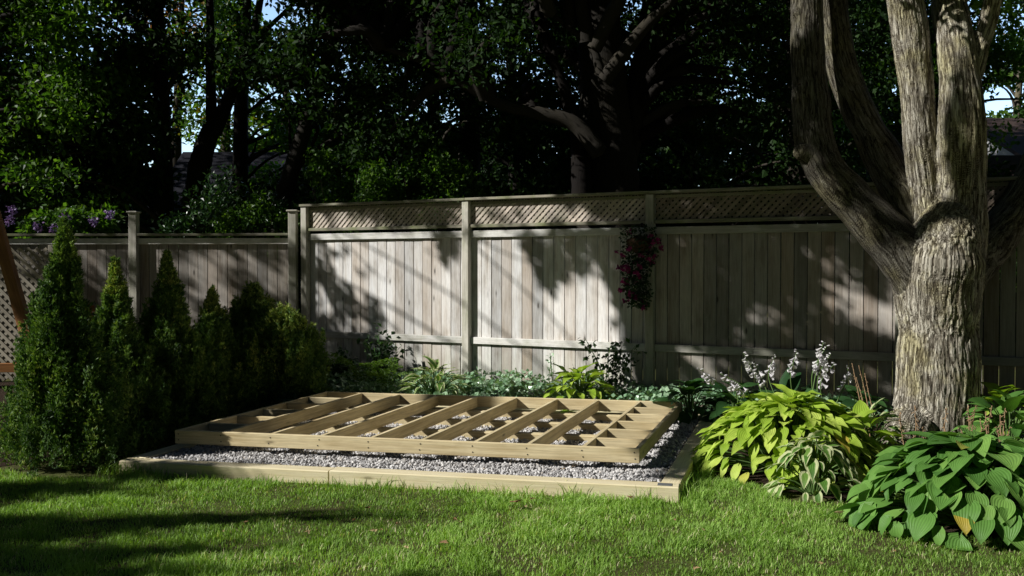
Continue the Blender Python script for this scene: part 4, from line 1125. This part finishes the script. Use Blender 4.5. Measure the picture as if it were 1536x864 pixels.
# ------------------------------------------------------------------ cedars
def cedar(label, base, h, w_, n, seed, round_=0., mat='cedar', lean=(0, 0)):
    rs = np.random.default_rng(seed)
    o = empty('cedar', (base[0], base[1], 0), label, 'cedar', 'young cedars in a row left of the deck frame')
    mb = MB(); mb.tube([[base[0], base[1], 0], [base[0], base[1], h * .5], [base[0] + lean[0], base[1] + lean[1], h * .93]], [.035, .022, .006], 6); mb.build('trunk', M['bark_dark'], o)
    # boughs
    nb = int(n / 24)
    zc_ = rs.random(nb) ** (.95 if round_ == 0 else .8)
    zb_ = .04 + zc_ * .93
    def prof(z):
        cone = (1 - z) ** 1.25 * (1 - .15 * np.exp(-z * 9)) + .05 * (1 - z)
        rnd = np.sqrt(np.clip(1 - (z * 1.9 - .85) ** 2 / 1.15, 0.02, 1)) * np.clip((1 - z) * 3, 0, 1) ** .5
        return cone * (1 - round_) + rnd * round_ * .85
    ph = rs.uniform(0, 6.283, nb)
    rad = w_ * (prof(zb_) * rs.uniform(.55, 1.0, nb) * (.50 + 1.0 * vnoise(np.stack([np.cos(ph) * 2 + seed, np.sin(ph) * 2, zb_ * h * 3.2], 1))) + .02)
    C = np.stack([base[0] + lean[0] * zb_ + np.cos(ph) * rad, base[1] + lean[1] * zb_ + np.sin(ph) * rad, zb_ * h], 1)
    # sprays: each bough is a small upright flame of narrow leaflets
    m = 42
    u = rs.random((nb, m))
    br = (.04 + .045 * (1 - zb_))[:, None] * rs.uniform(.7, 1.3, (nb, 1))
    a = rs.uniform(0, 6.283, (nb, m))
    rr = br * np.sqrt(rs.random((nb, m))) * (1 - u * .75)
    pts = C[:, None] + np.stack([np.cos(a) * rr - np.cos(ph)[:, None] * (1 - u) * .07, np.sin(a) * rr - np.sin(ph)[:, None] * (1 - u) * .07, (u - .4) * rs.uniform(.16, .36, (nb, 1))], -1)
    dirs = np.stack([np.cos(ph)[:, None] * .55 + np.cos(a) * .35, np.sin(ph)[:, None] * .55 + np.sin(a) * .35, np.full((nb, m), .85)], -1)
    pts = pts.reshape(-1, 3); dirs = dirs.reshape(-1, 3)
    pts = pts[pts[:, 2] > .02]; dirs = dirs[:len(pts)]
    # each spray = fan of three narrow kites
    VV, QQ, RR = [], [], []; off = 0
    base_r = np.clip(np.repeat(.1 + .8 * rs.random(nb), m)[:len(pts)] + rs.normal(0, .14, len(pts)), 0, .95)
    tipm = pts[:, 2] > h * .88
    base_r = np.where(tipm & (rs.random(len(pts)) < .5), 1.0, base_r)
    for k, sp in enumerate((-.5, 0, .5)):
        side = np.cross(dirs, [0, 0, 1.0]); side /= np.linalg.norm(side, axis=1)[:, None] + 1e-6
        V, Q, r = leaf_quads(pts, .036, dirs + side * sp, asp=.28, droop=-.1, r=base_r)
        VV.append(V); QQ.append(Q + off); RR.append(r); off += len(V)
    np_mesh('foliage', np.vstack(VV), np.vstack(QQ), M[mat], o, smooth=False, attrs={'rnd': np.concatenate(RR)})
    return o
cedar('tallest cedar with a thin pointed leader, nearest the left edge', (-3.62, 7.55), 1.86, .66, 40000, 1)
cedar('pointed cedar second from the left edge in the row', (-3.55, 8.35), 1.54, .58, 28000, 2)
cedar('pointed cedar in the middle of the row, third from the left edge', (-3.33, 9.0), 1.62, .60, 30000, 3)
cedar('short pointed cedar, fourth from the left edge in the row', (-3.14, 9.75), 1.25, .56, 23000, 4)
cedar('broad rounded dark cedar at the back of the row', (-3.05, 11.0), 1.27, .66, 25000, 5, round_=.75)
cedar('round-topped bright cedar closest to the back corner of the deck frame', (-2.52, 10.3), 1.04, .62, 24000, 6, round_=.85)

# ------------------------------------------------------------------ hostas
def hosta_leaves(base, az, th0, droop, L, W, cup=.18, wave=.0, nv=11, nu=9, tipk=1.0):
    """arrays (n) -> leaf surface; returns V, Q, co"""
    n = len(az)
    v = np.linspace(0, 1, nv); u = np.linspace(-1, 1, nu)
    prof = (np.sin(math.pi * np.clip(v, 0, 1) ** .62) ** .8) * (1 - v) ** (.12 * tipk); prof[0] = .10; prof[-1] = .0
    prof[1] = max(prof[1], .62)
    th = th0[:, None] - droop[:, None] * v[None]
    ds = 1 / (nv - 1)
    cx = np.concatenate([np.zeros((n, 1)), np.cumsum(np.cos((th[:, 1:] + th[:, :-1]) / 2) * ds, 1)], 1) * L[:, None]
    cz = np.concatenate([np.zeros((n, 1)), np.cumsum(np.sin((th[:, 1:] + th[:, :-1]) / 2) * ds, 1)], 1) * L[:, None]
    hw = W[:, None] * .5 * prof[None]
    ph = rng.uniform(0, 6.28, n)
    side = u[None, None, :] * hw[:, :, None]
    lift = cup * (u[None, None, :] ** 2) * hw[:, :, None] * 1.0 + wave * L[:, None, None] * np.sin(v[None, :, None] * 13 + ph[:, None, None] + u[None, None, :] * 1.5) * (np.abs(u)[None, None, :] ** 1.5) * prof[None, :, None]
    back = -(np.abs(u)[None, None, :] ** 2) * L[:, None, None] * .16 * np.exp(-v[None, :, None] * 6)      # heart lobes
    ca, sa = np.cos(az), np.sin(az)
    ct, st = np.cos(th), np.sin(th)
    lx = cx[:, :, None] + back * ct[:, :, None] - lift * st[:, :, None]
    lz = cz[:, :, None] + back * st[:, :, None] + lift * ct[:, :, None]
    roll = rng.normal(0, .22, n)[:, None, None]
    sy_ = side * np.cos(roll); lz = lz + side * np.sin(roll)
    X = base[:, 0, None, None] + lx * ca[:, None, None] - sy_ * sa[:, None, None]
    Y = base[:, 1, None, None] + lx * sa[:, None, None] + sy_ * ca[:, None, None]
    Z = np.maximum(base[:, 2, None, None] + lz, .012)
    V = np.stack([X, Y, Z], -1).reshape(-1, 3)
    i = np.arange(nv * nu).reshape(nv, nu)
    q = np.stack([i[:-1, :-1], i[:-1, 1:], i[1:, 1:], i[1:, :-1]], -1).reshape(-1, 4)
    Q = (np.arange(n)[:, None, None] * nv * nu + q[None]).reshape(-1, 4)
    uu, vv = np.meshgrid(u, v)
    co = np.tile(np.stack([uu.ravel(), vv.ravel(), uu.ravel() * 0], 1), (n, 1))
    return V, Q, co, np.repeat(rng.random(n), nv * nu)

def hosta(name, label, c, Rx, Ry, H, n, L, W, mat, wave=0., cup=.18, group=None, steep=0., cat='hosta', tipk=1., yellow=True):
    o = empty(name, (c[0], c[1], 0), label, cat, group)
    r = np.sqrt((np.arange(n) + .5) / n) * rng.uniform(.88, 1.06, n)
    az = np.arange(n) * 2.39996 + rng.normal(0, .25, n)
    hz = H * (1 - .80 * np.clip(r, 0, 1.1) ** 2.3) * rng.uniform(.88, 1.08, n)
    rx = .80
    base = np.stack([c[0] + Rx * rx * r * np.cos(az), c[1] + Ry * rx * r * np.sin(az), np.maximum(hz, .07)], 1)
    sk = np.arange(n) > n * .72                 # the outermost leaves hang down to the ground
    base[sk, 2] *= rng.uniform(.35, .9, sk.sum())
    base[:, 2] = np.maximum(base[:, 2], .05)
    th0 = R(44) - R(58) * r + rng.normal(0, .24, n) - steep
    droop = rng.uniform(.25, 1.0, n) + .15 * r
    Ls = L * rng.uniform(.55, 1.2, n) * (1 - .12 * r); Ws = W * rng.uniform(.8, 1.12, n) * (Ls / L)
    base = base - np.stack([np.cos(az) * Ls * .3, np.sin(az) * Ls * .3, -Ls * .05], 1)
    V, Q, co, rr = hosta_leaves(base, az + rng.normal(0, .22, n), th0, droop, Ls, Ws, cup, wave, tipk=tipk)
    if not yellow: rr = rr * .9
    np_mesh('leaves', V, Q, M[mat], o, smooth=True, attrs={'co': co, 'rnd': rr})
    mb = MB()
    for b in base:
        P, rad = smooth_path([[c[0] + .15 * (b[0] - c[0]), c[1] + .15 * (b[1] - c[1]), 0], [c[0] + .55 * (b[0] - c[0]), c[1] + .55 * (b[1] - c[1]), b[2] * .75], b], [.006, .005, .004], 6)
        mb.tube(P, rad, 5, cap=False)
    mb.build('leaf_stalks', M['stalk'], o, smooth=True)
    return o

def stalk(parent, base, top, nfl, mat_s='stalk', mat_f='blossom_white', fl=.045, bend=.05, dry=False, span=.30):
    base = np.asarray(base, float); top = np.asarray(top, float)
    midp = (base + top) / 2 + np.array([rng.normal(0, bend), rng.normal(0, bend), .03])
    P, rad = smooth_path([base, midp, top], [.0045, .004, .002], 16)
    mb = MB(); mb.tube(P, rad, 5); s_ = mb.build('flower_stalk', M[mat_s], parent, smooth=True)
    fb = MB()
    L = np.linalg.norm(top - base)
    for i in range(nfl):
        t = 1 - (i / nfl) * span / L * 1.0
        p = np.array([np.interp(t, np.linspace(0, 1, len(P)), P[:, k]) for k in range(3)])
        a = rng.uniform(0, 6.28) if not dry else rng.uniform(0, 6.28)
        d = np.array([math.cos(a), math.sin(a), (-.75 if i > 2 else .2) if not dry else -.9 + rng.normal(0, .3)]); d /= np.linalg.norm(d)
        ln = fl * (.55 if i <= 2 else 1) * rng.uniform(.8, 1.2)
        if dry:
            Q, rr2 = smooth_path([p, p + d * ln * .5, p + d * ln], [.0015, .003, .004], 5); fb.tube(Q, rr2, 5)
        else:
            Q, rr2 = smooth_path([p, p + d * ln * .35, p + d * ln * .8, p + d * ln], [.002, .005, .011 if i > 2 else .006, .018 if i > 2 else .003], 7); fb.tube(Q, rr2, 6, cap=False)
    fb.build('blossoms', M[mat_f], s_, smooth=True)

# front right green hosta
c = np.array([2.80, 5.80])
hg = hosta('hosta', 'large mid-green hosta with broad ribbed leaves in front of the big trunk', c + np.array([.06, 0]), .98, .78, .52, 350, .205, .175, 'hosta_green', wave=.012, steep=R(20))
for x, y, Y in ((1350, 618, 6.5), (1372, 600, 6.6), (1385, 640, 6.2), (1420, 612, 6.4), (1452, 560, 6.5), (1464, 600, 6.4), (1478, 618, 6.3), (1488, 604, 6.35), (1500, 622, 6.3), (1508, 612, 6.4), (1440, 640, 6.0), (1470, 628, 6.5), (1495, 640, 6.2), (1515, 640, 6.3)):
    top = at(x, max(y, 608), Y); base = [top[0] + rng.normal(0, .03), top[1] + rng.normal(0, .05), .25]
    stalk(hg, base, top, 16, 'dry', 'dry', fl=.028, dry=True, bend=.02)
# yellow-green hosta
c = np.array([2.17, 7.28])
hl = hosta('hosta', 'wide lime-green hosta with white flower spikes beside the gravel bed', c, .98, .72, .565, 400, .205, .13, 'hosta_lime', wave=.035, steep=R(12), tipk=2.)
for x, y, bx, Y in ((1048, 560, 1120, 7.6), (1080, 567, 1135, 7.3), (1090, 578, 1140, 7.3), (1115, 536, 1150, 7.5), (1133, 553, 1160, 7.7), (1163, 540, 1170, 7.9), (1196, 532, 1192, 7.8), (1235, 520, 1215, 7.4), (1240, 526, 1222, 7.5), (1246, 538, 1226, 7.4), (1252, 552, 1236, 7.6), (1272, 556, 1252, 7.5)):
    bs_ = at(bx, 610, Y); stalk(hl, bs_, at(x, y - 7, Y), 13, fl=.050, span=.22)
# variegated hosta
hv = hosta('hosta', 'small cream-edged variegated hosta between the lime and the green hostas', np.array([2.14, 6.55]), .46, .36, .40, 80, .17, .10, 'hosta_var', wave=.03, steep=R(26), tipk=2.)
hosta('hosta', 'cream-edged variegated hosta tucked left of the big trunk foot', np.array([3.0, 7.75]), .45, .4, .38, 46, .18, .085, 'hosta_var', wave=.03, tipk=2.)
hosta('hosta', 'variegated yellow-edged hosta at the back edge of the deck frame, left of centre', at(652, 590, 10.45)[:2], .62, .36, .46, 80, .22, .085, 'hosta_var', wave=.03, tipk=2.5)
hosta('hosta', 'bright lime hosta at the back edge of the deck frame, right of centre', at(868, 590, 9.95)[:2], .62, .36, .47, 110, .19, .11, 'hosta_lime', wave=.03, tipk=2.)
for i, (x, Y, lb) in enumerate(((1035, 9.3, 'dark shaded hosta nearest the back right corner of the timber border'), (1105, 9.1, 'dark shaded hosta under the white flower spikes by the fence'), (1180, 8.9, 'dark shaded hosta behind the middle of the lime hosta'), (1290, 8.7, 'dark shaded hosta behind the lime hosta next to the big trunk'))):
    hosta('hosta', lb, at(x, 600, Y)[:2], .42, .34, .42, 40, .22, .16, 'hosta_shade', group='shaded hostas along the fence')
hosta('hosta', 'green hosta right of the big trunk at the right edge', at(1515, 640, 7.6)[:2], .6, .45, .5, 60, .24, .16, 'hosta_green', wave=.015)
hosta('hosta', 'lime hosta behind the trunk at the right edge by the fence', at(1500, 600, 8.3)[:2], .45, .3, .5, 44, .2, .13, 'hosta_lime', wave=.02)
hd = hosta('hosta', 'pale sunlit hosta leaves just behind the variegated hosta right of the lime clump', at(1290, 650, 7.3)[:2], .42, .34, .40, 40, .2, .12, 'hosta_lime', wave=.02)
for x, y, Y in ((1278, 545, 7.9), (1288, 548, 7.95), (1297, 560, 8.0), (1284, 566, 7.8)):
    top = at(x, y, Y); stalk(hd, [top[0] + .05, top[1] - .2, .2], top, 10, 'dry', 'dry', fl=.014, dry=True, bend=.02)

# ------------------------------------------------------------------ ground cover, shrubs and ferns by the fence
def ivy():
    n = 26000
    s = rng.uniform(.3, 8.8, n); o_ = rng.uniform(.08, 2.3, n)
    P = FA + FD * s[:, None] + FN * o_[:, None]
    ok = ~in_quad(P, TC, TX, TY, TW, TD, .02) & ~in_quad(P, DC, DX, DY, DW, DD, .0) & ((P[:, 1] > 9.2))
    ok &= ~((o_ > 1.9) & (n2(s, o_, .3) > .5))
    P = P[ok]; s = s[ok]; o_ = o_[ok]; n = len(P)
    hh = (.12 + .24 * n2(s, o_, .35, 4) + .10 * np.exp(-o_ * 2))
    P[:, 2] = hh * rng.random(n) ** .35
    r = np.clip(rng.random(n) * .7 + P[:, 2], 0, 1)
    # ivy leaf: three-lobed fan
    V, Q, rr = leaf_quads(P, .052, asp=1.05, upb=1.2, fold=.2, r=r, droop=.15)
    tag(np_mesh('ivy', V, Q, M['ivy'], smooth=False, attrs={'rnd': rr}), 'blue-green ivy ground cover between the deck frame and the fence', 'ground cover', kind='stuff')
ivy()
def leafy_plant(name, label, c, h, n, spread, size, mat, stems=5, cat='plant'):
    o = empty(name, (c[0], c[1], 0), label, cat)
    mb = MB(); PP = []
    for j in range(stems):
        a = rng.uniform(0, 6.28); tp_ = np.array([c[0] + spread * math.cos(a), c[1] + spread * .5 * math.sin(a), h * rng.uniform(.7, 1)])
        P, r = smooth_path([[c[0], c[1], 0], (np.array([c[0], c[1], 0]) + tp_) / 2 + [rng.normal(0, .05), 0, .05], tp_], [.006, .005, .003], 14)
        mb.tube(P, r, 5, cap=False); k = n // stems
        i = rng.integers(3, 14, k); PP.append(P[i] + rng.normal(0, size * .5, (k, 3)))
    mb.build('stems', M['stalk'], o)
    V, Q, r = leaf_quads(np.vstack(PP), size, asp=.6, upb=.6); np_mesh('foliage', V, Q, M[mat], o, smooth=False, attrs={'rnd': r})
leafy_plant('leafy_shrub', 'upright dark leafy shrub against the boards left of the middle post', at(572, 570, 11.75), .80, 420, .25, .085, 'shrub', 9)
leafy_plant('climbing_vine', 'loose vine climbing the boards left of the flower basket post', at(915, 575, 10.55), .80, 260, .28, .075, 'shrub', 8)
leafy_plant('climbing_vine', 'small vine shoot on the boards right of the middle post', at(832, 575, 10.9), .62, 50, .06, .05, 'ivy', 3)
leafy_plant('leafy_shrub', 'low dark shrub in shade beside the round-topped cedar', at(500, 570, 11.9), .6, 420, .35, .08, 'shrub', 9)
def fern(label, c, n, L):
    o = empty('fern', (c[0], c[1], 0), label, 'fern'); PP = []; DD_ = []; mb = MB()
    for j in range(n):
        a = rng.uniform(0, 6.28); e = np.array([math.cos(a), math.sin(a), 0])
        P, r = smooth_path([[c[0], c[1], 0], np.array([c[0], c[1], 0]) + e * L * .25 + UP * L * .7, np.array([c[0], c[1], 0]) + e * L * .75 + UP * L * rng.uniform(.6, 1.0)], [.003, .003, .0015], 22)
        mb.tube(P, r, 4, cap=False)
        sd_ = np.array([-e[1], e[0], 0])
        for k in range(5, 22):
            for sg in (-1, 1):
                for q in range(3):
                    PP.append(P[k] + sd_ * sg * .025 * q * (1 - (k - 5) / 19)); DD_.append(sd_ * sg + e * .3)
    mb.build('stems', M['stalk'], o)
    V, Q, r = leaf_quads(np.array(PP), .05, np.array(DD_), asp=.35, droop=.1); np_mesh('fronds', V, Q, M['fern'], o, smooth=False, attrs={'rnd': r})
fern('yellow-green fern at the foot of the dark leafy shrub', at(545, 585, 11.2), 11, .62)
fern('small bright fern fronds at the edge of the ivy beside the variegated hosta', at(580, 590, 10.8), 5, .5)

# orange flowers between the first cedars
of = bush('flowering_shrub', 'small bush with orange blooms seen between the first two cedars', at(125, 505, 9.6), .35, 1300, .06, 'shrub', cat='shrub')
for _ in range(7):
    flower_head(at(rng.uniform(112, 135), rng.uniform(460, 492), 9.3), .028, 30, 'orange_flower', of, .05)

# ------------------------------------------------------------------ hanging basket on the fence post
hb_c = fp(4.93, 1.9, .16)
hb = empty('hanging_basket', hb_c - UP * .55, 'hanging basket of trailing magenta flowers on the fence post', 'flower basket')
mb = MB(); P, r = smooth_path([fp(4.97, 2.04, .05), fp(4.95, 2.10, .16), fp(4.93, 2.02, .2)], [.006, .006, .005], 10); mb.tube(P, r, 6); mb.build('hook', M['iron'], hb)
mb = MB(); th = np.linspace(0, math.pi * .5, 7)
pr = [fp(4.93, 1.92 - .16 * math.sin(t), .17) for t in th]; mb.tube(pr, [.14 * math.cos(t) + .01 for t in th], 16); mb.build('basket', M['coir'], hb, smooth=True)
nl_ = 1500
zz = rng.random(nl_) ** .8; a = rng.uniform(0, 6.28, nl_); rad = np.sqrt(rng.random(nl_)) * (.21 - .09 * zz) * (.75 + .5 * vnoise(np.stack([a, zz * 5, a * 0], 1)))
PP = np.array([fp(4.93, 2.08, .19)]) + FD * (np.cos(a) * rad)[:, None] + FN * (np.sin(a) * rad * .75)[:, None] - UP * (zz * .92)[:, None]
PP = PP + FD * (.03 * np.sin(zz * 7))[:, None]
V, Q, r = leaf_quads(PP, .045, asp=.6); np_mesh('foliage', V, Q, M['shrub'], hb, smooth=False, attrs={'rnd': np.clip(r * .6 + .1, 0, 1)})
for i in rng.choice(nl_, 46, replace=False):
    q = PP[i]; dv = q - fp(4.93, q[2], .17); dv[2] = 0
    q = q + dv * .25 + FN * .03
    flower_head(q, .018, 9, 'magenta', hb, .034, 'blossom')

# ------------------------------------------------------------------ fallen leaves on the lawn and gravel
M['fallen'] = leaf_mat('fallen_leaves', [(0, (.18, .09, .04)), (.5, (.34, .20, .10)), (1, (.45, .36, .18))], trans=.15, rough=.7, tcol=(1, 1, 1))
def fallen(label, x, y, z, size, r, group=None):
    Y = F * (CAMZ - z) / (y - 402)
    p = at(x, y, Y); p[2] = z
    V, T, rr = maple_leaves(np.array([p]), size, r=np.array([r]), droop=0)
    V[:, 2] = z + (V[:, 2] - p[2]) * .35 + .004; V[:, 2] += np.random.default_rng(int(x)).random(len(V)) * .014
    o = empty('fallen_leaf', p, label, 'fallen leaf', group or 'dry leaves fallen on the lawn')
    np_mesh('blade', V, T, M['fallen'], o, smooth=False, attrs={'rnd': rr})
for lb, x, y, s_, r in (('curled brown leaf on the grass below the middle of the timber edge', 763, 757, .12, .25), ('small reddish leaf at the foot of the front timber', 800, 750, .08, .15),
    ('dark red leaf against the timber near its right corner', 951, 750, .07, .0), ('pale tan leaf on the open lawn left of centre', 563, 797, .08, 1.0), ('little straw-coloured leaf on the lawn beneath the joists', 640, 795, .06, .8),
    ('brown leaf lying in the shaded lawn at bottom centre', 660, 815, .08, .35), ('buff leaf on bare lawn in front of the variegated hosta', 1247, 772, .10, .95), ('tan leaf near the front of the green hosta', 1345, 830, .07, .6),
    ('pale leaf on the lawn at the bottom right of centre', 1053, 797, .06, .85), ('crisp leaf on the lawn near the bottom edge of the picture', 1038, 856, .06, .7), ('twisted straw leaf on the lawn below the left end of the deck frame', 460, 800, .07, .9), ('faded leaf at the bottom beside the green hosta', 1228, 848, .07, .9)):
    fallen(lb, x, y, .035, s_, r)
for _ in range(26):
    x, y = rng.uniform(330, 1240), rng.uniform(762, 860)
    fallen('tiny dry leaf scrap scattered in the open lawn', x, y, .03, rng.uniform(.025, .05), rng.random(), 'dry leaf scraps on the lawn')
for lb, x, y, s_ in (('curled dry leaf on the gravel in front of the rim beam', 848, 705, .08), ('second dry leaf on the gravel further right of the first one', 862, 703, .06)):
    fallen(lb, x, y, .085, s_, .7)
